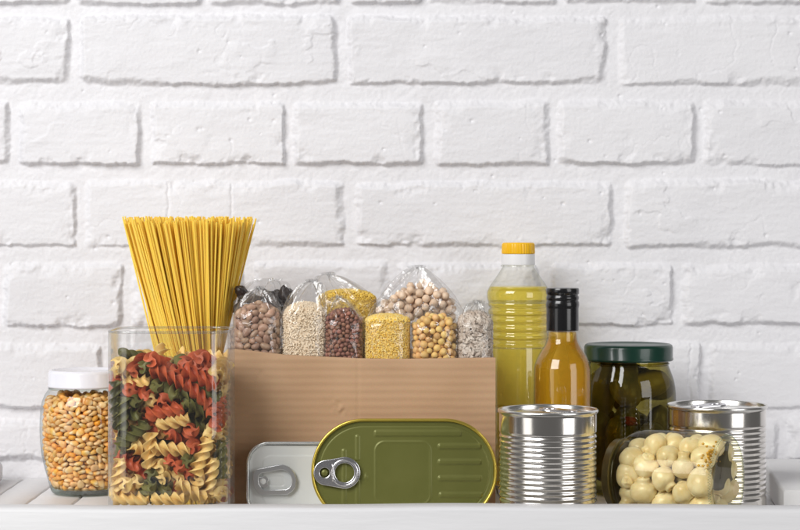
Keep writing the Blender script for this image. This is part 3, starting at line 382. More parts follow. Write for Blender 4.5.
    'pea': '1,-81,-158,579,30,57,50,-57;1,87,-157,256,86,-2,-43,23;1,23,-163,420,21,-21,-19,-93;1,148,-134,557,15,6,2,-98;1,-106,-152,225,51,36,-45,-63;1,132,-140,325,12,69,68,19;1,-136,-140,151,74,29,-32,-49;1,-111,-150,331,42,67,-56,-21;1,156,-126,389,12,-16,-74,62;1,122,-147,194,79,47,19,-33;1,77,-120,547,35,-79,-36,-32;1,-41,-144,329,94,17,24,8;1,-171,-113,336,21,7,-50,-83;0,-2,-160,222,86,44,-17,16;0,-48,-156,157,77,-4,32,53;0,8,-158,613,95,7,16,-22;0,54,-157,168,65,52,-45,29;0,24,-160,295,9,30,-25,-91;0,96,-150,434,13,35,91,-9;0,-87,-145,475,48,63,-36,-46;0,-18,-159,539,34,0,88,-31;0,-160,-120,468,50,-49,70,-9;0,44,-156,491,96,13,19,-4;0,68,-156,362,23,69,67,-7;1,178,-106,174,24,-37,-1,-89;1,192,-81,308,6,-16,97,11;0,156,-124,256,64,-60,-41,20;1,61,-105,615,59,-1,22,76;1,-166,-118,211,22,-68,25,64;2,-123,-151,416,64,-67,15,32;2,-56,-165,268,46,21,75,-40;2,131,-145,493,53,61,-28,-50;2,-70,-164,385,2,-18,38,90;2,-127,-150,531,35,32,-3,87;2,-22,-166,469,71,0,9,68;2,-192,-93,396,8,72,-61,29;1,-188,-87,271,83,-17,-51,-3;2,-147,-139,275,59,-72,-28,18;2,-196,-79,513,44,27,-83,-14;2,171,-120,453,78,61,5,-1;1,-116,-96,589,37,-38,-83,-3;0,193,-60,232,93,22,-21,14;2,206,-29,506,37,-9,-68,-61;1,-199,-54,209,35,54,28,-70;2,6,-123,369,47,-73,41,25;1,51,-106,223,16,66,-66,-29;2,-69,3,631,29,-8,77,-55;2,-201,-65,451,21,81,13,51;1,-202,-14,522,42,-7,64,-62;1,116,-75,584,16,89,-36,-20;0,191,-66,412,48,68,-51,17;0,-59,-78,444,76,26,-51,26;1,-200,-43,325,95,11,22,12;0,-199,0,159,11,35,-45,80;2,-45,-106,602,42,-57,-19,-67;2,-153,-39,558,72,37,2,-57;0,159,-80,508,40,-12,21,-88;0,-65,-98,536,9,48,-37,-77;0,10,-90,563,63,18,34,66;2,207,-6,379,13,4,-87,-46;1,-88,-98,182,63,74,20,-5;1,-16,-95,191,19,14,-93,24;1,-127,-85,411,10,18,67,-70;1,71,-104,307,21,-83,41,-27;0,199,8,446,88,19,-30,-28;1,89,-17,618,35,90,-21,11;1,203,15,226,73,-27,18,58;2,-93,-108,274,58,6,46,-65;0,198,-35,159,40,78,36,29;1,-22,-41,612,44,-33,77,28;2,-7,-100,256,8,38,73,54;2,85,-95,391,22,-59,39,-66;0,87,-88,162,21,-16,-74,60;2,207,33,519,67,-41,28,53;1,150,-15,571,49,-34,-50,-61;0,-198,-22,397,51,-16,-83,9;2,-9,-35,407,13,96,10,-20;1,118,-80,446,89,36,4,-25;2,66,-91,489,2,97,-6,21;2,-15,-108,489,62,65,-38,16;2,-60,-72,237,30,-22,67,-63;0,-47,-77,364,55,80,3,-22;2,205,37,334,63,-36,-37,-56;2,-207,7,460,68,-13,70,-8;1,-150,-69,158,37,16,-49,76;1,-202,26,340,19,-26,-69,-64;2,4,-94,316,77,-53,-16,28;1,-118,-67,343,49,10,-61,-60;1,6,-46,504,46,-69,-54,8;2,-71,-37,499,43,-60,-16,64;2,-134,-87,525,89,-6,-36,-22;0,95,-35,526,20,10,-3,-96;1,-150,76,553,81,-33,46,8;0,-135,-44,472,91,33,-5,-22;0,152,-36,351,29,35,12,87;0,24,-91,434,16,-23,12,-94;2,-45,-61,295,73,42,23,-47;1,-157,56,386,60,75,-10,-20;2,-70,-23,400,2,-74,-49,44;0,191,71,274,56,-48,65,-8;1,97,-29,400,79,40,-5,-44;1,125,-64,286,62,-20,-33,67;1,-199,57,504,85,17,31,-37;1,137,3,175,15,4,90,-37;0,169,110,526,18,47,78,-35;0,11,-8,338,19,-34,42,-81;2,-202,63,433,51,-68,-45,-23;1,59,-31,461,51,-27,-70,-40;2,31,-67,370,68,-27,59,-32;1,-144,34,451,3,66,55,48;1,90,29,358,79,52,23,18;2,-145,-6,339,37,45,-75,-27;1,79,-37,332,5,12,-64,74;0,-45,27,532,25,37,80,36;0,24,-33,198,93,-20,21,16;0,197,45,158,28,-3,11,94;0,-125,15,521,33,5,84,-41;0,33,-16,568,13,15,84,50;0,99,-41,221,10,40,-90,-8;2,73,34,471,40,31,84,10;2,-11,86,550,14,67,-61,38;0,-103,-21,286,31,-1,6,94;2,-189,95,155,51,-45,-50,52;0,-196,55,214,83,-2,50,-21;1,57,119,150,5,50,80,29;0,31,32,269,30,-52,79,6;0,-56,-32,181,45,-75,30,-36;1,182,99,206,35,-16,86,30;0,33,-47,274,51,37,-75,13;0,-189,77,289,40,66,-41,47;1,-126,-66,233,82,35,42,-8;0,-32,-9,251,36,7,-40,83;0,-190,-3,264,29,-86,-33,-23;0,165,115,334,44,-20,-51,-69;2,-59,-12,339,3,-34,-90,-23;2,-99,25,373,26,-62,70,-21;0,192,68,395,7,-88,-45,-1;0,38,17,408,64,-62,39,18;1,-96,74,418,54,58,56,19;0,-64,18,456,83,22,-45,20;1,152,50,488,51,21,46,68;2,-130,-16,408,62,-30,-44,-56;1,-94,76,489,25,-51,61,-54;2,137,-19,462,41,-28,-46,-72;1,6,21,478,23,-57,77,10;1,43,48,532,16,-1,2,98;2,153,49,553,84,-35,-33,-19;0,-83,-30,570,57,20,-50,-61;1,-63,58,597,3,24,91,-31;2,120,105,576,27,0,-64,70;2,2,40,600,17,-65,73,-3;0,57,83,597,31,14,-84,39;2,-10,102,609,77,-45,42,6',
    'chick': '0,-351,91,306,61,-37,66,-20;0,-46,151,230,7,-30,24,-91;1,-400,-14,238,69,-7,-43,56;0,37,150,282,86,-47,12,-4;2,-56,-8,243,27,4,2,-95;0,-208,-133,208,1,-81,-57,-5;1,190,66,245,49,15,-85,-2;0,394,47,224,9,63,33,68;2,-32,-14,328,8,16,-46,-86;0,35,5,266,52,-12,80,23;2,-268,-48,224,40,-31,40,-75;1,100,75,263,61,40,23,62;0,-130,-68,226,21,47,-52,-67;1,268,-48,234,69,39,-58,-14;2,-320,10,262,68,58,29,-31;0,172,-22,231,3,28,95,8;2,119,-5,305,60,-10,-53,-57;0,-258,41,322,38,11,36,83;0,67,-82,235,25,-49,71,-43;1,393,-45,237,22,26,17,91;1,-63,-150,241,16,-53,-67,48;1,303,34,253,47,15,-85,-14;2,124,-152,224,3,24,-84,-46;2,-193,-5,209,63,18,39,-64;1,-353,-92,224,27,-3,94,-14;0,212,-126,236,54,35,-48,58;1,171,56,337,81,15,-29,-47;2,293,-125,277,75,15,-29,55;0,-202,-63,289,25,-88,-35,-12;2,141,-90,284,17,71,-67,-8;1,-298,118,377,60,64,-5,-46;2,-17,-80,273,46,-53,35,60;1,-148,-147,278,48,75,32,-29;2,62,-63,325,75,-53,-28,-23;1,-280,-125,269,12,32,-93,-8;0,-72,-140,332,64,-57,-19,46;0,229,-67,317,35,6,70,61;0,-162,-142,372,67,66,11,29;1,365,-87,313,89,-32,19,24;0,400,0,321,28,-60,-10,-72;2,-112,-47,314,83,-41,7,34;1,-293,-50,319,65,-67,-21,26;1,255,132,467,5,83,-13,53;0,58,5,437,52,52,50,-43;1,33,-152,293,10,-83,44,29;2,-168,14,334,61,-5,48,-62;1,152,-62,368,11,-56,-80,12;2,76,-80,408,64,-59,-47,2;0,-154,15,425,45,73,39,30;1,307,-15,333,47,15,14,85;0,108,-145,350,3,59,71,-36;0,362,-50,402,5,-76,-63,-9;2,-385,-72,305,88,15,31,-31;1,-208,-58,384,60,-36,-4,-70;2,-29,-12,413,74,-22,52,-35;2,-6,-85,368,56,13,61,52;2,-256,-134,357,56,57,-43,40;0,296,-118,374,5,56,13,-80;1,-243,50,413,52,76,-17,-33;2,-90,-72,391,6,3,-43,-89;0,201,-141,391,40,18,-89,-3;2,391,62,391,78,-3,8,-60;0,-56,-148,425,33,-5,-44,-82;0,-179,109,451,38,61,28,-62;0,246,32,388,9,-90,-38,9;2,242,-56,411,39,14,-84,31;1,-40,71,548,69,47,-4,-54;1,-225,-136,441,22,-59,-73,-23;2,35,-156,403,24,-88,-3,-39;2,117,-152,441,17,4,-97,3;1,-323,10,382,74,-11,-64,7;2,6,-79,454,3,-44,56,69;1,325,32,442,62,-17,-37,66;2,166,-60,456,57,32,-17,72;1,-172,-65,473,53,59,-44,40;2,86,-66,493,2,96,25,-2;0,-81,-72,481,65,-40,-22,59;1,323,-109,467,3,-1,-87,-48;1,-15,-4,500,28,-47,41,-72;1,232,-134,479,68,56,-5,-45;2,-118,8,509,59,-44,15,65;2,208,-24,523,67,-19,61,35;0,-52,-150,534,20,-16,-95,-3;1,148,-120,520,38,26,17,-86;1,-141,-150,473,2,-67,-21,-69;1,58,150,559,8,86,-39,30;0,44,-149,498,37,-11,90,-15;0,297,-31,508,63,-56,-12,-50;2,-51,-46,572,85,18,-48,5;2,170,46,568,7,94,1,-29;2,123,12,506,70,-69,12,-2;0,52,-19,564,94,-3,28,9;1,84,62,602,75,-59,-24,-10',
    'corn': '0,-103,-435,536,1,38,-7,91;0,-17,-440,499,35,-54,-16,74;0,14,-451,717,88,-9,45,-3;0,68,-436,486,38,-78,-17,44;0,216,-391,508,54,-37,70,26;0,98,-406,1043,5,57,-13,-79;0,6,-374,135,16,-97,-9,-12;0,-115,-393,295,19,-57,0,-79;0,161,-384,318,3,-71,-28,63;0,100,-384,274,67,-44,-27,51;0,147,-340,162,81,-29,-38,32;0,-189,-406,581,51,25,81,-2;0,97,-430,740,21,54,-62,-51;0,26,-434,567,58,31,52,52;0,66,-438,666,15,7,37,91;0,216,-304,140,91,-1,-31,22;0,-37,-440,782,83,26,-41,-24;0,-208,-377,1004,11,-12,30,93;0,-122,-428,758,48,22,77,32;0,203,-378,954,24,-89,37,-4;0,-54,-437,596,13,53,45,69;0,-13,-435,944,42,-11,30,84;0,-230,171,1105,30,-23,-63,67;0,-157,-361,1063,74,65,10,11;0,24,-397,278,27,38,-63,-61;0,212,-368,419,78,-9,-21,-57;0,-167,-376,353,0,30,-70,-63;0,-100,-425,826,71,-51,16,-44;0,112,-400,387,11,-35,-51,-76;0,-24,-435,847,36,4,-56,-73;0,24,-434,888,57,-65,-27,40;0,37,-429,785,45,-77,35,-23;0,226,-370,875,18,38,80,41;0,-76,-427,915,19,51,69,46;0,48,-319,78,31,-22,-61,69;0,123,-304,80,67,34,-41,-50;0,4,-437,629,36,52,60,46;0,100,-422,866,34,5,-79,49;0,184,-352,1067,53,-74,16,-37;0,88,-424,932,50,-63,-52,25;0,46,-420,419,71,-55,19,-36;0,-63,-436,716,66,-55,23,-44;0,137,-406,979,46,29,-66,-49;0,241,-312,262,43,46,-53,-54;0,-68,-358,134,29,-63,-38,59;0,386,-228,732,36,59,0,-70;0,6,-409,1017,71,58,-23,-29;0,322,-293,930,85,21,17,43;0,235,-349,1005,69,-11,-70,-5;0,-11,-414,370,39,35,50,68;0,-136,-400,972,75,38,-20,-49;0,-147,-402,443,65,5,34,66;0,326,-293,612,68,24,-34,-59;0,316,-303,815,42,62,-41,-50;0,225,-342,348,24,84,46,6;0,149,-414,698,58,-52,-38,48;0,143,-407,491,58,44,34,58;0,-131,-415,889,51,-63,50,-27;0,148,-400,433,6,28,66,69;0,358,-248,495,35,46,-61,52;0,-128,-352,179,34,47,48,64;0,-30,-403,315,16,35,-57,-71;0,121,-409,587,18,-16,-66,70;0,372,-250,655,7,74,42,-50;0,-63,-420,980,44,-68,-51,26;0,287,-335,738,36,-55,-37,64;0,192,-392,599,80,-54,13,-18;0,170,-354,257,61,-52,-50,31;0,-180,-401,788,49,38,55,54;0,112,-415,803,27,-6,73,-60;0,260,-350,624,72,-63,7,-26;0,-98,-405,411,62,64,23,38;0,-308,-329,708,72,-17,-51,-42;0,-278,-323,1016,40,15,36,82;0,62,-364,175,44,-44,64,-43;0,49,-416,975,65,61,-29,33;0,-92,-395,1024,14,14,33,-91;0,149,-407,640,19,-17,-68,68;0,281,-300,1026,63,-73,-1,-21;0,-187,-390,935,41,41,70,39;0,-121,-415,608,21,-7,-68,-69;0,234,-372,780,22,-1,67,69;0,210,-386,661,8,25,70,65;0,165,-402,752,39,-35,47,-70;0,24,-377,221,63,66,17,34;0,-277,-332,547,40,-24,-45,75;0,96,-417,535,74,66,6,-4;0,-28,-374,1060,63,18,70,24;0,-227,-281,146,37,-17,72,-54;0,359,-89,129,41,-74,-51,6;0,263,-336,915,5,-10,-63,76;0,-45,-384,255,43,78,43,1;0,-225,-334,311,69,-69,-9,14;0,-136,-412,690,72,63,7,25;0,-299,-316,607,10,26,-79,-53;0,-372,-232,571,29,-56,57,-51;0,-109,-316,82,60,-78,0,2;0,-285,-233,118,12,-74,41,-50;0,311,-283,404,52,-37,-33,68;0,-14,-418,431,11,-49,-67,53;0,-186,-392,646,55,-67,-32,36;0,272,-300,321,26,-21,28,89;0,-78,-416,466,15,11,-70,67;0,194,-385,817,0,-24,-79,54;0,-214,-374,882,36,44,-53,-61;0,274,-330,513,60,53,26,51;0,-163,-395,505,66,60,-30,30;0,287,-318,866,69,-67,-22,8;0,258,-343,455,67,-69,22,7;0,-368,-260,713,24,56,-35,69;0,144,-407,917,67,-52,21,-47;0,-279,-278,255,83,21,41,29;0,-331,-298,845,5,-80,29,-50;0,-249,-362,743,9,-21,68,68;0,-236,-368,689,45,-27,61,-58;0,313,-290,466,83,52,12,3;0,161,-396,860,66,-15,45,-56;0,359,-146,1049,64,-41,16,-61;0,-276,-332,471,86,21,8,44;0,-74,-424,657,68,70,-10,-14;0,216,-379,718,50,41,37,65;0,-174,-336,218,41,-55,-57,43;0,300,-265,275,14,92,28,16;0,365,-231,946,60,-79,-6,-1;0,297,-129,78,74,65,5,8;0,-251,-347,960,1,-3,-87,47;0,399,-104,300,20,-45,78,36;0,346,-261,874,70,58,-20,34;0,-203,-365,396,43,-23,32,-80;0,104,-361,219,62,72,26,11;0,-280,-293,360,18,23,-88,35;0,-149,247,1082,94,20,18,14;0,442,-63,862,28,60,62,-40;0,291,-233,188,2,15,73,-65;0,248,-104,1111,38,82,36,19;0,-369,-182,1029,73,-62,19,-16;0,352,-241,422,73,-53,23,33;0,316,-284,691,40,-75,-36,36;0,-272,-342,844,32,-84,-35,-21;0,335,-282,761,5,19,-82,52;0,-38,-320,84,45,-4,46,-75;0,284,-324,576,46,-44,64,-40;0,359,-174,297,74,-65,6,9;0,360,-236,584,43,50,52,53;0,-182,-394,732,7,-7,-70,-70;0,-391,-158,349,33,-67,49,42;0,-285,-323,903,65,51,31,45;0,324,-250,989,45,19,51,-69;0,-45,-361,192,59,61,38,32;0,190,-324,213,38,81,27,32;0,265,-339,682,1,15,-63,75;0,333,-173,181,4,5,-49,-86;0,372,-190,990,4,7,52,-84;0,250,-278,213,3,38,-54,-74;0,365,-241,816,38,-49,-76,-15;0,-213,-365,461,40,-33,-66,53;0,-228,-367,811,84,37,-38,-4;0,-164,-363,287,26,-32,79,43;0,227,-287,1066,17,-46,41,-76;0,-100,-366,233,24,-14,-83,47;0,-298,-318,778,56,-80,17,1;0,-152,-319,136,60,78,-1,-10;0,319,-258,344,90,-40,-7,-6;0,159,-367,1015,81,44,-13,-34;0,-371,-121,1065,59,-70,8,-36;0,404,-150,944,15,-25,-73,60;0,153,-316,1104,41,-38,48,-66;0,255,-244,134,20,-51,72,-41;0,401,-19,1063,34,-78,-50,9;0,393,-149,401,59,61,-30,-41;0,73,-273,1101,13,28,54,77;0,208,-261,94,18,-69,21,66;0,-322,-295,516,43,-48,68,-33;0,260,-329,395,57,-77,24,8;0,412,-125,891,5,-14,-73,65;0,-195,-286,1082,63,39,-45,-48;0,34,-374,332,9,-15,-74,-63;0,420,-129,783,31,85,-24,-31;0,-292,-232,181,65,55,27,43;0,-218,-369,519,67,54,-41,-26;0,-253,-333,413,11,50,-62,-58;0,359,-182,353,53,55,48,41;0,326,-214,244,1,-9,49,86;0,397,-173,617,70,70,-1,2;0,333,68,1096,12,-11,50,84;0,-311,-298,963,52,-25,72,-36;0,-320,-251,338,38,74,30,43;0,413,-139,508,38,76,-30,-40;0,-235,-290,201,51,-34,-63,46;0,310,-133,1076,82,50,-15,16;0,109,-343,1069,20,-7,-49,83;0,-344,-240,990,44,-49,-13,73;0,384,-203,535,65,-73,15,-6;0,-291,-196,1054,7,-40,-51,74;0,249,-204,84,67,-14,-48,53;0,-355,-260,792,22,-22,-63,-70;0,391,-185,793,83,34,35,-24;0,-217,-316,255,63,65,-38,-13;0,-372,-244,871,37,-55,-68,-30;0,-234,-170,1098,16,11,59,-77;0,274,-227,1058,28,-62,-68,23;0,-52,-282,1082,87,24,-42,-3;0,-80,-382,362,74,-63,16,-11;0,10,-292,1071,15,75,47,-42;0,36,288,1085,8,-33,43,-82;0,-355,-176,275,29,79,31,42;0,380,-187,459,3,44,-22,86;0,-368,-234,511,55,52,52,37;0,-327,-282,650,57,46,-48,-46;0,-336,-269,922,25,84,45,10;0,397,-77,1029,74,23,44,42;0,-168,-276,94,56,16,-78,15;0,360,-151,241,84,-51,0,14;0,224,-340,559,58,-72,11,34;0,-266,-100,1110,26,-83,35,33;0,-231,-342,605,13,-15,72,-65;0,-59,317,1068,25,27,60,-70;0,432,-56,560,27,-35,-64,61;0,267,-304,965,70,47,27,45;0,-326,-169,120,88,10,-9,-44;0,-331,-245,397,33,59,-45,-57;0,423,-31,431,28,-30,-52,73;0,380,-71,229,70,42,-17,-53;0,-305,-287,442,13,85,35,-33;0,-379,-212,660,3,14,-76,62;0,419,-78,959,9,45,35,80;0,-413,-154,781,22,84,37,31;0,-379,-208,934,31,-35,59,-64;0,-349,-237,454,5,22,70,-67;0,-379,-184,416,27,1,59,74;0,-163,-384,843,43,43,61,49;0,77,-318,135,24,3,47,84;0,274,49,1102,78,-1,-10,-60;0,414,-126,656,9,-14,64,-74;0,428,-67,674,16,-35,33,-85;0,-217,-232,89,68,32,-26,60;0,394,-126,997,88,32,19,26;0,406,-139,567,53,45,45,55;0,-313,-232,269,79,51,-30,11;0,159,-376,548,66,-69,18,-19;0,42,-356,1041,40,-27,22,84;0,-328,-186,209,11,18,65,-71;0,431,-47,729,31,29,73,52;0,419,12,383,62,-65,-39,14;0,374,-36,177,67,-63,-36,11;0,306,-248,552,36,0,-63,68;0,308,-192,1029,83,-13,35,-40;0,404,-122,715,80,-43,19,-34;0,407,-116,449,17,24,79,51;0,441,10,518,70,53,0,-45;0,398,-34,331,69,-50,-35,36;0,168,-344,376,54,-52,33,55;0,432,26,948,69,-58,-17,37;0,432,-53,787,71,68,-9,5;0,389,-188,679,85,-12,37,-34;0,381,-140,836,42,-60,-33,58;0,448,13,822,54,-52,-51,-39;0,-395,-159,967,67,8,-65,-31;0,436,7,587,63,-74,-19,-2;0,422,-80,499,42,12,88,14;0,72,-387,632,4,28,80,-51;0,276,-177,135,13,42,-37,81;0,-241,-254,1041,50,-22,-37,74;0,416,-8,997,86,-42,10,-25;0,45,-395,832,77,61,11,8;0,-353,-122,181,20,59,-77,-7;0,-113,-296,1049,59,43,-13,-66;0,-416,-142,667,36,82,20,38;0,360,-184,893,52,-55,-52,38;0,440,-4,675,85,-40,-25,18;0,-401,-175,711,63,66,25,29;0,202,-236,1085,47,23,82,20;0,413,-78,611,61,61,27,41;0,406,138,1008,37,-61,15,67;0,-391,-178,608,15,-19,-63,72;0,-389,-174,474,18,-12,-67,70;0,-392,-172,835,50,-40,-54,53;0,-372,-115,239,45,-23,34,-78;0,-403,-108,1007,66,56,40,27;0,234,-308,824,32,-14,-65,66;0,-40,-391,538,16,-7,53,-82;0,397,-18,273,34,-16,-63,67;0,130,265,1060,86,30,-18,-35;0,152,-290,127,71,-43,-25,48;0,-230,233,1073,59,78,12,3;0,107,-347,331,69,32,37,51;0,428,36,466,29,94,5,-13;0,426,11,891,60,-57,44,-32;0,-365,-36,119,2,-59,-66,-43;0,-426,-104,729,3,-64,30,-69;0,186,-318,308,18,3,-66,-71;0,-392,-74,278,35,1,56,74;0,-412,-120,569,45,28,-71,-45;0,-393,-175,536,41,42,-55,-58;0,-256,-318,656,18,11,-63,-73;0,-413,-115,506,68,-56,-35,27;0,-396,-165,893,34,20,-47,-78;0,-417,-105,867,61,27,-38,-63;0,240,-168,1069,82,43,-30,19;0,341,-100,185,21,22,-53,-78',
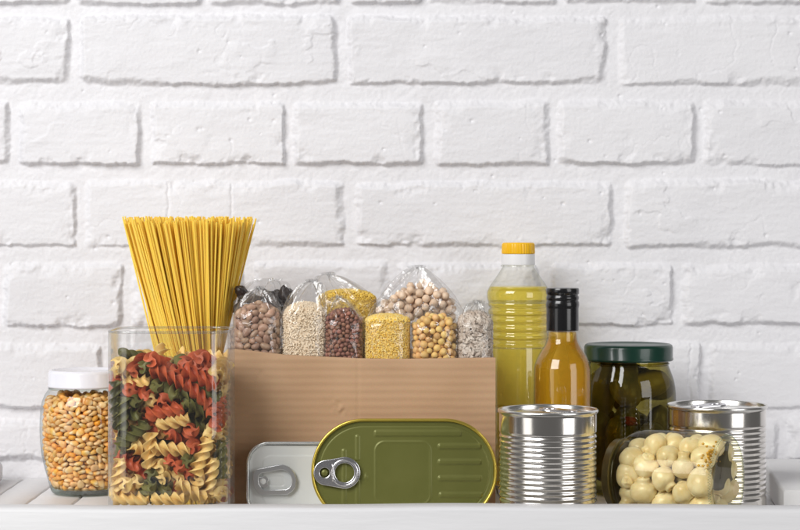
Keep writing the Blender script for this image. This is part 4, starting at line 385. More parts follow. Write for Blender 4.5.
    'corn_rest': '0,316,32,88,73,43,16,-49;0,8,323,86,38,-63,-20,63;0,-377,-51,186,42,3,-51,74;0,-266,-175,96,40,26,86,-13;0,289,233,166,76,63,-3,2;0,208,314,179,62,76,2,14;0,-219,-218,176,16,-64,33,66;0,-354,149,246,65,-60,-34,29;0,-298,-122,94,57,-14,-79,-3;0,86,310,116,39,29,-86,-7;0,358,73,115,66,18,22,68;0,340,190,258,79,-59,6,9;0,5,-315,154,14,20,-18,94;0,-70,313,85,86,31,-34,-19;0,-66,303,165,4,-38,-5,91;0,311,-48,89,62,40,11,-65;0,359,2,128,36,2,-81,44;0,-292,250,235,15,3,-62,-76;0,390,61,255,48,2,-65,-56;0,210,327,236,79,56,3,19;0,-3,372,168,15,-96,18,4;0,-366,97,196,40,11,80,-41;0,-337,176,188,64,59,-26,39;0,-290,233,180,8,18,63,-74;0,332,178,182,85,22,-24,39;0,136,348,135,20,-36,11,89;0,-332,-192,324,47,69,-6,-53;0,365,51,185,23,-26,68,-63;0,-198,346,254,7,4,90,-41;0,247,-186,355,83,-5,0,54;0,142,354,230,58,-79,-3,17;0,298,-115,142,25,34,-57,69;0,-84,-322,297,51,67,5,-52;0,-162,345,177,19,-7,12,-96;0,-227,300,198,25,-93,-17,14;0,-91,362,189,4,33,-31,88;0,334,126,149,30,-78,18,-49;0,305,229,223,73,-65,-10,6;0,-186,378,374,47,-4,-80,35;0,-217,325,309,37,-14,17,89;0,154,398,440,83,33,-14,40;0,-253,296,266,61,-65,7,42;0,-46,380,229,61,15,-65,-41;0,52,378,205,22,-33,57,-70;0,-348,193,304,23,-24,65,67;0,91,-292,409,7,85,23,-45;0,368,121,209,65,-40,1,63;0,124,393,297,24,1,94,-19;0,-400,-1,245,44,67,57,10;0,-132,366,257,38,-70,-44,-39;0,356,210,349,31,-12,-89,-27;0,-156,355,313,1,-24,-74,62;0,300,-210,313,97,-16,3,-9;0,303,246,286,47,-71,4,-50;0,185,343,285,35,16,73,54;0,55,-329,261,16,-1,-63,-74;0,259,316,345,85,44,23,13;0,394,85,309,58,-65,-23,41;0,-247,-252,310,64,-69,15,-28;0,-416,46,434,6,44,-42,-78;0,-84,389,299,59,-62,50,-4;0,254,307,287,62,70,30,7;0,201,358,342,62,46,-53,-32;0,-388,77,256,48,71,9,-49;0,-9,404,270,91,19,33,7;0,-265,288,332,78,57,10,-17;0,116,-338,436,2,-89,-23,36;0,63,-363,379,74,-57,-6,31;0,364,147,285,31,78,39,35;0,-399,97,365,83,-51,13,-11;0,-305,252,307,43,-83,21,25;0,214,378,492,54,-47,-48,48;0,-382,124,302,18,-20,36,-88;0,362,141,343,48,37,-51,-59;0,153,387,375,18,-16,54,-80;0,-336,222,364,32,-23,58,-70;0,-405,-2,317,70,-55,-38,-21;0,312,-192,395,46,54,-54,-43;0,331,270,379,64,-43,-61,-14;0,-239,356,483,16,10,73,-64;0,-247,326,384,41,-68,-52,29;0,315,300,496,78,60,2,6;0,384,-66,395,40,-82,31,-23;0,-22,422,355,9,95,-4,26;0,325,257,453,53,-80,-19,-16;0,-216,-303,374,65,-33,63,-21;0,392,88,369,46,-56,60,-30;0,-375,36,384,6,-25,49,82;0,-312,279,391,22,6,-53,81;0,53,395,319,76,57,-8,-28;0,-110,386,359,65,69,17,21;0,239,341,394,73,52,31,28;0,-379,162,356,94,-12,-24,15;0,-401,-71,337,41,-11,60,-66;0,212,369,435,48,57,-61,-25;0,-362,217,413,5,7,67,-73;0,-98,395,493,45,34,-40,71;0,-410,-16,383,2,57,-40,-70;0,-208,373,437,64,71,-26,-3;0,80,398,368,10,-14,-72,-65;0,-357,102,531,63,-66,-29,-26;0,237,294,505,44,-88,-7,9;0,-398,-93,394,61,61,-40,-29;0,355,217,430,13,-86,-16,-45;0,-36,375,398,16,47,-63,-57;0,23,374,387,55,9,10,81;0,-12,-342,390,15,10,41,-88;0,371,-101,354,24,-32,-54,73;0,179,-306,451,6,-10,-88,-44;0,-142,424,550,62,17,-68,33;0,-423,-43,433,78,-53,11,-28;0,89,416,425,37,-28,-69,54;0,416,84,420,70,67,-8,-20;0,-131,-322,371,34,-16,-85,-33;0,-409,110,426,27,32,50,74;0,-84,423,415,5,61,15,-76;0,-371,225,472,65,72,16,-3;0,26,-333,446,50,57,51,38;0,-1,429,428,19,-78,19,-55;0,100,414,545,14,0,-69,-69;0,383,207,503,37,48,-66,-42;0,-212,-319,554,62,-72,27,-9;0,266,265,403,12,-9,-79,58;0,-286,239,443,65,-55,-25,44;0,422,76,537,68,31,57,31;0,-282,318,430,52,-46,42,-57;0,-347,-134,507,21,70,-53,40;0,-43,430,484,74,-46,-45,13;0,-404,-111,449,50,70,-28,-40;0,-223,388,546,2,-55,-4,-82;0,-422,103,484,14,-12,53,-82;0,-191,325,577,25,-9,52,-80;0,247,280,588,87,-27,38,-9;0,316,-196,497,59,38,-68,-19;0,-436,19,486,4,39,48,77;0,420,107,476,9,-26,-69,65;0,387,146,403,23,-5,86,43;0,-139,372,443,17,52,59,-58;0,83,-363,489,20,-11,45,85;0,274,322,449,45,51,51,50;0,364,136,515,26,-18,75,-57;0,387,171,455,28,-51,24,-76;0,-178,397,487,41,-46,50,-59;0,-294,308,484,63,-54,-51,20;0,200,-315,507,63,-61,-2,45;0,119,418,484,72,51,4,45;0,-431,-47,492,4,10,51,84;0,-377,23,581,24,21,88,34;0,-32,-362,467,2,44,-56,-69;0,-340,261,508,59,37,70,0;0,249,355,531,53,19,-39,-72;0,-287,-254,553,28,-59,55,-49;0,396,-22,492,39,-60,-9,68;0,-100,-358,502,50,-56,-49,41;0,389,185,560,46,43,-58,-49;0,307,218,505,76,55,-30,-12;0,49,-294,571,5,96,17,16;0,-247,275,585,9,12,-51,84;0,58,423,483,61,-58,-11,-51;0,30,-389,513,52,49,-59,-35;0,-241,317,530,17,-15,75,-60;0,-365,185,533,36,-51,11,76;0,104,-353,695,41,-13,67,59;0,19,433,528,17,-23,-78,55;0,48,428,588,13,40,-58,-68;0,-371,250,588,28,87,38,-1;0,-18,-300,613,15,-96,1,17;0,-428,-3,550,48,-51,-47,52;0,-422,74,544,55,-55,-42,45;0,326,244,554,13,-9,-52,83;0,-380,84,593,26,-43,35,-78;0,-374,-60,548,1,-31,75,57;0,-15,438,605,78,34,-2,50;0,-116,-374,557,58,-52,50,-36;0,-49,414,545,7,23,-74,-61;0,348,148,610,67,-72,8,9;0,371,229,608,89,10,-22,36;0,-2,370,595,70,46,32,41;0,-326,-231,611,34,58,44,58;0,-160,-349,597,38,-39,66,51;0,-147,344,529,24,-41,55,-68;0,-103,364,680,26,50,45,-68;0,350,132,731,5,30,47,-82;0,-425,-49,591,33,51,41,67;0,296,309,549,58,24,56,53;0,-257,355,589,88,-18,38,-19;0,-394,159,483,62,-13,-74,-18;0,172,389,540,66,-50,29,-45;0,-280,262,532,21,52,-28,77;0,205,337,592,14,33,52,-76;0,57,-357,554,77,51,32,18;0,338,-161,573,36,62,-48,-48;0,107,425,616,16,62,-65,38;0,-116,-363,653,7,17,67,70;0,7,438,680,54,61,-48,-30;0,-14,-350,578,69,41,45,37;0,320,-203,618,60,-45,20,-61;0,376,69,599,70,62,29,-13;0,273,355,597,33,-51,7,78;0,348,269,665,30,52,-51,-60;0,-404,145,558,63,-48,-59,4;0,-440,49,601,62,-2,43,-64;0,411,127,575,39,-20,89,1;0,-327,306,549,62,-18,68,30;0,-320,207,601,76,-55,-19,24;0,302,-237,737,49,42,-42,-62;0,-90,359,569,29,-12,45,-82;0,-135,375,605,67,52,16,48;0,122,351,566,43,60,35,56;0,-92,429,594,48,67,30,46;0,-384,-101,625,50,58,-52,-36;0,-434,-10,646,74,-59,-27,5;0,-176,326,646,82,24,42,25;0,268,-250,618,38,44,52,-61;0,336,281,607,42,51,-56,-48;0,389,-4,634,66,67,30,9;0,-346,142,599,67,43,56,18;0,-291,328,628,8,7,92,-34;0,172,403,602,14,-20,69,-67;0,-58,394,638,14,37,-49,-76;0,237,370,696,65,73,15,5;0,268,256,658,44,61,-61,-21;0,-194,386,625,87,-42,-10,-18;0,-366,100,664,10,-43,50,-73;0,413,174,623,86,2,-31,-37;0,-434,-71,664,40,-8,70,-56;0,-65,436,699,66,54,21,46;0,210,376,647,73,-65,-4,14;0,-310,203,814,50,42,56,49;0,-421,122,615,84,45,11,23;0,-376,224,655,51,36,67,38;0,56,419,649,46,68,-49,-23;0,-246,368,673,56,-40,68,-19;0,312,310,764,64,75,9,1;0,141,412,667,1,-50,-36,-78;0,324,-210,684,20,31,-80,-45;0,-395,179,625,35,-92,-5,4;0,-320,273,625,20,-24,-11,93;0,421,112,641,5,6,-92,36;0,-396,197,716,72,-43,-18,-50;0,426,49,644,11,-75,1,-63;0,45,-363,693,53,-51,14,65;0,78,429,708,84,-49,-12,13;0,432,79,700,38,25,-71,-51;0,-6,-407,685,6,10,-53,-83;0,-367,53,778,18,64,-56,-47;0,299,323,654,70,-32,-56,27;0,315,201,678,73,-57,29,-21;0,-434,65,671,82,50,21,13;0,-139,423,665,71,-5,64,-26;0,352,-175,738,65,-40,-52,35;0,4,434,738,66,-64,-14,34;0,-356,158,695,68,39,29,53;0,147,355,687,30,-9,-73,59;0,-303,319,685,9,4,-80,58;0,-434,-16,705,78,57,-19,-9;0,119,424,752,48,80,34,4;0,389,215,691,46,35,33,-74;0,-171,363,692,56,-81,11,6;0,290,304,709,50,-45,-59,42;0,-231,-292,781,53,2,1,-84;0,358,144,668,83,52,-1,13;0,-442,76,736,65,13,30,67;0,-225,300,801,20,45,66,55;0,-380,19,713,2,-33,-80,-48;0,80,362,719,50,12,11,84;0,350,260,723,56,38,33,64;0,-211,384,735,64,-44,26,-55;0,-23,437,800,87,46,3,12;0,326,185,743,58,-74,-13,-28;0,-373,-63,724,69,15,-37,-58;0,-353,260,703,66,71,19,-1;0,-82,-379,768,59,7,-66,-44;0,-320,203,739,28,2,-66,-69;0,-427,140,687,60,45,41,-50;0,-354,148,782,60,40,22,64;0,251,353,751,58,-52,47,-40;0,-73,429,759,65,-58,-25,40;0,-425,-92,794,6,9,33,-93;0,-131,405,730,14,-10,-70,68;0,-264,346,743,38,65,-53,-36;0,432,19,745,18,-44,40,-77;0,-438,3,759,28,-33,57,-69;0,256,-292,771,61,-73,-24,10;0,209,376,845,61,10,50,59;0,426,147,723,45,-37,-79,-14;0,50,430,773,20,-16,-45,-84;0,-228,308,695,1,9,63,76;0,298,236,840,21,7,49,83;0,357,251,786,50,67,14,50;0,186,399,728,26,-7,58,-75;0,392,187,772,41,-35,-10,-82;0,-328,-195,693,51,68,39,-34;0,-377,101,728,63,65,6,39;0,-418,144,768,51,-29,-58,-55;0,-271,268,725,31,-51,-61,50;0,373,215,840,52,22,52,62;0,-93,369,807,69,-62,26,-22;0,-428,91,834,38,-82,30,-30;0,430,78,758,86,42,20,15;0,47,373,797,23,31,-88,25;0,309,301,820,50,-36,-61,47;0,130,-350,766,8,28,53,-78;0,1,-383,748,41,50,-47,-58;0,248,360,807,73,65,-6,15;0,-432,-44,821,51,-84,10,8;0,-310,-249,734,54,60,48,31;0,-152,406,784,14,16,62,74;0,-381,221,785,59,-56,40,-40;0,-160,334,807,80,44,-10,-36;0,-39,-383,808,7,-28,-74,-59;0,-88,440,832,67,6,-71,16;0,411,123,789,7,-37,-52,75;0,-365,230,844,52,-33,49,-60;0,-427,-4,862,57,35,-58,-45;0,-372,-200,767,3,27,-89,33;0,362,-80,790,39,-57,-61,38;0,-336,286,751,83,53,6,1;0,-226,380,795,75,46,-44,-7;0,-20,370,773,27,24,-61,-69;0,368,48,796,35,29,-62,-62;0,-279,326,844,29,6,-63,-70;0,178,398,787,43,38,-63,-50;0,-431,44,803,20,-14,-56,78;0,30,428,853,25,26,54,75;0,393,60,850,7,11,86,48;0,-357,108,846,26,70,-64,8;0,103,419,814,77,-47,-9,40;0,-164,405,840,61,74,-16,-19;0,-292,326,789,11,-11,-70,69;0,270,336,867,72,-38,23,-52;0,-234,367,869,39,65,60,21;0,-274,-251,794,17,-58,-41,66;0,412,144,841,35,36,-68,-52;0,424,92,889,18,-20,-49,82;0,345,282,879,74,-24,-56,-24;0,374,-68,848,41,10,55,70;0,-64,-364,864,41,25,-69,-52;0,-357,236,903,12,-25,59,-74;0,403,-41,918,18,-2,81,-54;0,-45,431,876,3,-37,81,-43;0,-221,372,927,55,-33,49,-57;0,-313,-232,837,3,12,-69,-70;0,397,-8,832,53,-35,-76,7;0,-332,276,817,86,-44,-21,2;0,155,402,845,69,6,33,63;0,-125,419,895,25,62,22,69;0,228,362,911,55,-44,47,-52;0,-424,48,892,44,-48,-31,68;0,364,231,909,33,66,16,64;0,113,420,884,51,62,-50,-27;0,-361,88,962,74,64,0,-17;0,182,-312,868,38,50,-70,-31;0,8,434,913,5,13,32,93;0,-402,161,829,6,-6,-78,-60;0,-167,376,895,12,16,85,-46;0,170,390,924,62,9,46,61;0,-288,244,857,69,-62,9,32;0,395,163,894,47,-36,49,-62;0,-418,111,892,39,25,85,18;0,97,358,842,62,74,12,18;0,46,380,896,34,78,48,-15;0,-71,425,943,34,65,46,47;0,41,-363,911,74,-62,5,21;0,315,215,938,80,-39,-42,11;0,-25,-368,907,33,-22,-67,-61;0,-288,319,903,15,33,56,73;0,-395,182,883,76,63,10,6;0,298,-242,906,73,-31,48,34;0,281,300,920,39,-24,-71,52;0,-422,65,950,60,-33,-33,63;0,386,181,948,52,-47,-43,56;0,-347,154,923,22,-37,74,-49;0,-427,-40,914,13,-26,76,-57;0,356,214,995,58,-66,27,-35;0,-64,-328,1030,45,-32,72,40;0,-414,146,946,49,-18,63,56;0,-329,282,940,59,-46,48,-44;0,-415,-88,953,18,61,54,53;0,-152,395,955,70,-66,12,19;0,178,383,992,30,-1,71,-61;0,-271,-266,869,26,-30,79,-44;0,107,413,940,70,-39,40,-42;0,-368,180,1008,39,20,-40,-79;0,417,114,946,7,31,65,-68;0,240,348,967,48,48,47,54;0,200,-308,931,40,-83,-19,31;0,46,419,969,8,6,45,88;0,-24,371,904,8,-45,-34,-81;0,-388,116,1020,24,-64,4,72;0,-367,223,963,26,-6,-71,64;0,-172,-329,942,31,-68,-12,64;0,-97,410,995,54,-11,69,-45;0,102,382,987,10,-9,-86,47;0,-377,12,937,42,-68,22,-54;0,-121,276,1028,32,84,7,41;0,-137,-345,1003,65,24,63,33;0,-271,336,960,53,-44,54,-46;0,-182,226,1016,28,53,41,-67;0,-332,128,1038,55,-30,31,70;0,343,-70,1047,49,-30,59,55;0,-22,418,980,57,6,-31,-75;0,192,285,1073,58,21,-62,-46;0,327,289,959,3,47,-52,70;0,-205,374,1005,27,46,-83,-12;0,-405,56,1009,52,-25,-66,45;0,237,339,1024,57,-36,-63,36;0,292,-5,1067,40,-17,20,-86;0,-434,-12,970,48,-22,41,-73;0,-266,318,1015,73,67,4,-8;0,-137,382,1022,16,-40,38,81;0,-282,82,1010,63,53,-4,-55;0,-321,268,997,58,77,7,-22;0,388,70,993,27,7,45,-84;0,-54,284,986,8,-46,-30,-82;0,57,408,1038,39,-78,28,-38;0,83,-353,1000,35,2,40,84;0,139,383,1044,34,77,12,50;0,-305,25,1051,85,-44,16,-20;0,318,254,1027,2,-28,73,61;0,-312,255,1059,44,-74,32,-36;0,-249,229,1007,13,78,-48,35;0,-336,-41,1044,60,-14,-24,74;0,-405,-49,1035,9,23,54,-80;0,75,285,1019,0,0,95,-27;0,-58,353,1013,38,-42,77,-24;0,-397,17,1058,69,-59,-36,17;0,-207,-314,1016,87,4,44,-17;0,364,112,1061,23,34,-40,-81;0,-133,332,1048,10,25,-7,95;0,-286,-241,1002,44,-2,-33,82;0,224,186,1077,73,-50,-30,-33;0,-260,143,1039,24,-5,79,54;0,2,300,1032,45,9,-58,-66;0,383,49,1063,36,-22,30,-84;0,-295,180,1080,47,-26,-27,-79;0,34,356,1077,27,27,44,80;0,281,293,1069,83,51,5,-19;0,-11,393,1043,20,66,66,26;0,-216,334,1065,80,-12,58,2',
}

# ------------------------------------------------------------------ noise for the wall
def vnoise(x, y, seed):
    r = np.random.default_rng(seed); T = r.random((256, 256))
    xi = np.floor(x).astype(int); yi = np.floor(y).astype(int); fx = x - xi; fy = y - yi
    fx = fx * fx * (3 - 2 * fx); fy = fy * fy * (3 - 2 * fy)
    a = T[xi & 255, yi & 255]; b = T[(xi + 1) & 255, yi & 255]; c = T[xi & 255, (yi + 1) & 255]; d = T[(xi + 1) & 255, (yi + 1) & 255]
    return (a * (1 - fx) + b * fx) * (1 - fy) + (c * (1 - fx) + d * fx) * fy

def fbm(x, y, seed, oct=4):
    s = 0; a = .5; t = 0
    for k in range(oct):
        s = s + a * vnoise(x * 2 ** k + 17.3 * k, y * 2 ** k + 5.1 * k, seed + k); t += a; a *= .5
    return s / t - .5

def smooth01(t):
    t = np.clip(t, 0, 1); return t * t * (3 - 2 * t)

# ------------------------------------------------------------------ brick wall
WY = 2.313
def build_wall():
    fx = np.arange(-.56, .5601, .00125); fz = np.arange(-.012, .6, .00125)
    xs = np.concatenate([np.arange(-1.15, -.56, .006), fx, np.arange(.566, 1.15, .006)])
    zs = np.concatenate([fz, np.arange(fz[-1] + .006, .95, .006)])
    GX, GZ = np.meshgrid(xs, zs)                       # rows: z
    wx = GX + .0055 * fbm(GX * 45, GZ * 45, 3) + .0034 * fbm(GX * 220, GZ * 220, 8, 3)
    wz = GZ + .0058 * fbm(GX * 32, GZ * 40, 5) + .0032 * fbm(GX * 200, GZ * 200, 9, 3)
    mort = .0018 * fbm(GX * 50, GZ * 70, 21) + .0009 * fbm(GX * 260, GZ * 260, 22, 3)
    H = mort.copy()
    rows = [
        (-165, -80, [-470, -345, -195, 75, 345, 615, 885, 1155]),
        (-66, 4, [-190, -65, 72, 205, 345, 424, 560, 700, 840, 980]),
        (14, 84, [-470, -200, 74, 341, 612, 887, 1160]),
        (100, 165, [-420, -275, -135, 14, 145, 289, 428, 554, 700, 842, 985, 1130]),
        (180, 247, [-470, -195, 80, 350, 619, 890, 1160]),
        (262, 326, [-430, -285, -140, -2, 126, 248, 393, 546, 678, 810, 950, 1100]),
        (342, 409, [-430, -160, 105, 368, 635, 705, 960, 1200]),
        (419, 463, [-400, -260, -110, 62, 210, 350, 490, 640, 785, 930, 1080]),
    ]
    k = WY / F
    rr = random.Random(4)
    for zi, (t, b, js) in enumerate(rows):
        for i in range(len(js) - 1):
            gl, gr = rr.uniform(3.2, 6.5), rr.uniform(3.2, 6.5)
            x0 = (js[i] + gl - 400) * k; x1 = (js[i + 1] - gr - 400) * k
            tt, bb = t + rr.uniform(-1.5, 1.5), b + rr.uniform(-1.5, 1.5)
            z1 = CH - (tt - HY) * k; z0 = CH - (bb - HY) * k
            if x1 < -1.2 or x0 > 1.2: continue
            m = (GX > x0 - .02) & (GX < x1 + .02) & (GZ > z0 - .02) & (GZ < z1 + .02)
            ii, jj = np.where(m)
            if not len(ii): continue
            sl = np.s_[ii.min():ii.max() + 1, jj.min():jj.max() + 1]
            gx, gz, ax, az = GX[sl], GZ[sl], wx[sl], wz[sl]
            cx, cz = (x0 + x1) / 2, (z0 + z1) / 2; hx, hz = (x1 - x0) / 2, (z1 - z0) / 2
            rad = rr.uniform(.003, .009)
            if (zi, i) == (2, 2): rad = .018
            qx = np.abs(ax - cx) - hx + rad; qz = np.abs(az - cz) - hz + rad
            sd = np.hypot(np.maximum(qx, 0), np.maximum(qz, 0)) + np.minimum(np.maximum(qx, qz), 0) - rad
            s = -sd
            h0 = rr.uniform(.0056, .0082)
            soft = .0048 + .0055 * (fbm(gx * 14 + zi * 3.1, gz * 14 + i * 7.7, 31) + .5)
            # broken corners and edges
            chip = np.maximum(0, fbm(gx * 45 + 9 * i, gz * 45 + 4 * zi, 44) - .06) * smooth01(1 - s / .022)
            nv2 = .45 + 7.5 * np.maximum(0, fbm(gx * 11 + zi * 5.3, gz * 11 + i * 2.9, 37) + .22) ** 1.6
            def side(t_, w_): return smooth01((t_ + .0012) / (w_ + .0012))
            nv = .6 + .8 * (fbm(gx * 14 + zi * 3.1, gz * 14 + i * 7.7, 31) + .5)
            prof = side(ax - x0, .0078 * nv) * side(x1 - ax, .0048 * nv2) * side(az - z0, .0042 * nv2) * side(z1 - az, .0090 * nv) * smooth01((s + .002) / .004)
            face = h0 + rr.uniform(-.010, .010) * (gx - cx) + rr.uniform(-.028, .018) * (gz - cz)
            face = face + .0027 * fbm(gx * 16, gz * 26, 50 + i + 13 * zi, 3) + .0008 * fbm(gx * 45, gz * 210, 77 + i, 3) + .0004 * fbm(gx * 330, gz * 380, 78, 2)
            face = face - .020 * chip
            # flakes of old paint: thin raised edges in patches
            e = fbm(gx * 24 + 3 * i, gz * 30 + zi, 90 + zi, 4)
            mask = smooth01((fbm(gx * 9 + 2 * zi, gz * 9 + 5 * i, 97) - .08) * 12)
            step = smooth01((e - .02) / .012)
            face = face + (.0011 * mask * step)
            e2 = np.abs(fbm(gx * 17 + 31 * i, gz * 14 + 7 * zi, 120 + zi, 4))
            mask2 = smooth01((fbm(gx * 7 + 8 * i, gz * 8 + zi, 131) - .10) * 12)
            face = face - .0006 * mask2 * smooth01(1 - e2 / .014)
            hh = mort[sl] * (1 - prof) + face * prof
            H[sl] = np.where(prof > .001, np.maximum(H[sl] * (1 - prof), hh), H[sl])
    for sx, t, b in ((168, 182, 246), (231, 184, 240), (345, 344, 408), (690, 344, 405)):   # hairline seams
        x = (sx - 400) * k
        g = np.exp(-((wx - x) / .0012) ** 2) * ((GZ < CH - (t - HY) * k) & (GZ > CH - (b - HY) * k))
        H -= .0016 * g
    H += .0009 * fbm(GX * 5, GZ * 5, 140)
    # small pits
    for _ in range(130):
        px_, pz_ = rr.uniform(-.55, .55), rr.uniform(0, .6); r_ = rr.uniform(.0008, .0019)
        i0 = np.searchsorted(zs, pz_); j0 = np.searchsorted(xs, px_)
        sl = np.s_[max(i0 - 6, 0):i0 + 6, max(j0 - 6, 0):j0 + 6]
        H[sl] -= .0022 * np.exp(-((GX[sl] - px_) ** 2 + (GZ[sl] - pz_) ** 2) / r_ ** 2)
    nz, nx = GX.shape
    V = np.empty((nz * nx + 4, 3), np.float32)
    V[:-4, 0] = GX.ravel(); V[:-4, 1] = (WY + .0075 - H).ravel(); V[:-4, 2] = GZ.ravel()
    yb = WY + .12
    V[-4:] = [(xs[0], yb, zs[0]), (xs[-1], yb, zs[0]), (xs[-1], yb, zs[-1]), (xs[0], yb, zs[-1])]
    idx = np.arange(nz * nx).reshape(nz, nx)
    Q = np.stack([idx[:-1, :-1], idx[:-1, 1:], idx[1:, 1:], idx[1:, :-1]], -1).reshape(-1, 4)
    n4 = len(Q)
    me = bpy.data.meshes.new('brick_wall')
    A, B, C_, D = nz * nx, nz * nx + 1, nz * nx + 2, nz * nx + 3
    ngons = [[A, D, C_, B], [A, B] + list(idx[0, ::-1]), [C_, D] + list(idx[-1, :]), [D, A] + list(idx[:, 0]), [B, C_] + list(idx[::-1, -1])]
    loops = np.concatenate([Q.ravel()] + [np.array(g) for g in ngons]).astype(np.int32)
    tot = np.concatenate([np.full(n4, 4), [len(g) for g in ngons]]).astype(np.int32)
    start = np.concatenate([[0], np.cumsum(tot)[:-1]]).astype(np.int32)
    me.vertices.add(len(V)); me.vertices.foreach_set('co', V.ravel())
    me.loops.add(len(loops)); me.loops.foreach_set('vertex_index', loops)
    me.polygons.add(len(tot)); me.polygons.foreach_set('loop_start', start)
    me.polygons.foreach_set('use_smooth', np.concatenate([np.ones(n4, bool), np.zeros(5, bool)]))
    me.update(calc_edges=True); me.validate()
    o = link('brick_wall', me, M['wall'])
    tag(o, 'white painted rough brick wall behind all the pantry goods', 'wall')
build_wall()

# ------------------------------------------------------------------ shelf
LIPB, LIPF = 1.866, 1.834
sh = thing('shelf', 'white painted wooden shelf with plank floor and low front rail', 'shelf', (0, 2.07, 0))
def plank(x0, x1, i):
    n = 26; secs = []
    for k in range(n + 1):
        y = LIPB + .001 + (WY + .004 - LIPB) * k / n
        j = .0004 * math.sin(k * 1.7 + i * 2.3)
        secs.append([(x0 + j, y - 2.07, -.016), (x0 + j, y - 2.07, -.0012), (x0 + .0014 + j, y - 2.07, 0), (x1 - .0014 + j, y - 2.07, 0), (x1 + j, y - 2.07, -.0012), (x1 + j, y - 2.07, -.016)])
    v, f = loft(secs); me = mesh('plank', v, f); autosmooth(me, 50)
    link('plank', me, M['wood'], sh)
gaps = [-.624, -.580, -.536, -.492, -.4475, -.4035, -.353]
while gaps[-1] < .62: gaps.append(gaps[-1] + random.uniform(.043, .049))
for i in range(len(gaps) - 1): plank(gaps[i] + .0011, gaps[i + 1] - .0011, i)
bevel_box('base_board', (-.63, .63, LIPB - 2.07, WY - 2.07, -.036, -.0165), M['wood'], sh, .001)
# front rail: long board with softened uneven top edge
secs = []
for k in range(121):
    x = -.75 + 1.5 * k / 120
    w = .0007 * math.sin(x * 9.1 + 1) + .0004 * math.sin(x * 31)
    t = .0333 + w
    sec = []
    for (y, z) in ((LIPF, -.05), (LIPF, t - .0035), (LIPF + .0012, t - .0012), (LIPF + .004, t), (LIPB - .004, t), (LIPB - .0012, t - .001), (LIPB, t - .0035), (LIPB, -.05)):
        sec.append((x, y - 2.07, z))
    secs.append(sec)
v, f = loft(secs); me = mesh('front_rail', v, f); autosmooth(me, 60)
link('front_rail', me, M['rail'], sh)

def soft_block(name, label, x0, x1, ylen, h, loc, rz, r):
    secs = []
    P = [(x - (0), z) for x, z in rrect(x1 - x0, h, r, 6, (x0 + x1) / 2, h / 2)]
    m = 14
    for k in range(m + 1):
        t = k / m; y = ylen * t
        ins = 0
        for e in (t * ylen, (1 - t) * ylen):
            if e < r: ins = max(ins, r - math.sqrt(max(r * r - (r - e) ** 2, 0)))
        cx, cz = (x0 + x1) / 2, h / 2
        secs.append([(cx + (x - cx) * (1 - 2 * ins / (x1 - x0)), y, cz + (z - cz) * (1 - 2 * ins / h)) for x, z in P])
    extra = [0, .0015, .004, .008]
    v, f = loft(secs); me = mesh(name, v, f); autosmooth(me, 60)
    o = link(name, me, M['wood'], None, loc, (0, 0, rz)); tag(o, label, 'block'); return o
soft_block('wooden_block', 'white wooden block on the shelf to the right of the right tin can', 0, .12, .27, .030, (.392, 2.01, .0006), math.radians(-6), .0035)
soft_block('wooden_block', 'white rounded block at the back left end of the shelf', -.12, 0, .22, .026, (-.4635, 2.07, .0006), 0, .008)

# ------------------------------------------------------------------ corn jar
jar = thing('glass_jar', 'bulbous glass jar of corn kernels with a white lid', 'jar', (-.353, 2.19, .0004))
cp = smooth_prof([(.034, .0012), (.0385, .004), (.0425, .018), (.0485, .042), (.0510, .070), (.0496, .097), (.0458, .1095), (.0412, .1165), (.0395, .1195), (.0395, .128)])
lathe('body', [(.001, .0045), (.028, .0035), (.034, .0012)] + cp[1:], M['glass'], jar, 96, False, False)
lathe('base', smooth_prof([(.030, .0002), (.0355, .0006), (.0383, .0035), (.0392, .0075), (.0375, .0085), (.026, .0065)]), M['glassrim'], jar, 96, True, True)
lathe('neck_ring', smooth_prof([(.0402, .1165), (.0418, .1178), (.0402, .1190)], .0005), M['glassrim'], jar, 96, False, False)
lid = lathe('lid', [(.0385, .1192), (.0412, .1190), (.0422, .1200), (.0422, .1215), (.0415, .1225), (.0417, .1345), (.0405, .1374), (.0382, .1384), (.0362, .1380), (.0350, .1366), (.0001, .1368)], M['whitelid'], jar, 96, True, True, 50)

def corn_mesh():
    v, f = dome_data(1, 1, 1, 14, 11); out = []
    for x, y, z in v:
        t = (1 - z) / 2                                   # 0 crown, 1 tip
        # blocky crown, wedge that narrows to a blunt tip
        h = math.hypot(x, y) or 1e-6; ca, sa = x / h, y / h
        k = 1 / max(abs(ca) ** 2.4 + abs(sa) ** 2.4, 1e-6) ** (1 / 2.4)
        w = (1 - (max(0, 1 - t * 2.3)) ** 2.2) ** .5 if t < .4348 else 1
        w *= 1 - .56 * max(0, t - .30) ** 1.5 / .70 ** 1.5
        if t > .80: w *= math.sqrt(max(.0004, 1 - ((t - .80) / .20) ** 2))
        th = (1.08 - .22 * t)
        out.append((ca * k * w * .0044, sa * k * w * .0028 * th, (.5 - t) * .0108 - .0006 * math.exp(-(x / .4) ** 2) * (t < .1)))
    return out, f
cv, cf = corn_mesh()
cm = mesh('corn_kernel', cv, cf); cm.materials.append(M['corn'])
jloc = Vector((-.353, 2.19, .0012))
first = True
for var, p, q in decode(PACK['corn']):
    o = link('corn_kernel', cm, None); o.rotation_mode = 'QUATERNION'; o.rotation_quaternion = q; o.location = jloc + p
    tag(o, 'dried orange and cream corn kernel inside the jar with the white lid', 'corn kernel', 'corn kernels in the jar')
J = Join()
for var, p, q in decode(PACK['corn_rest']):
    J.add(cv, cf, Matrix.Translation(p) @ q.to_matrix().to_4x4())
v, f = lathe_data([(.001, .004), (.031, .005), (.035, .02), (.038, .045), (.038, .09), (.030, .105), (.001, .107)], 32, False, False); J.add(v, f)
o = link('corn_kernels', J.mesh('corn_kernels'), M['cornmass'], None, jloc)
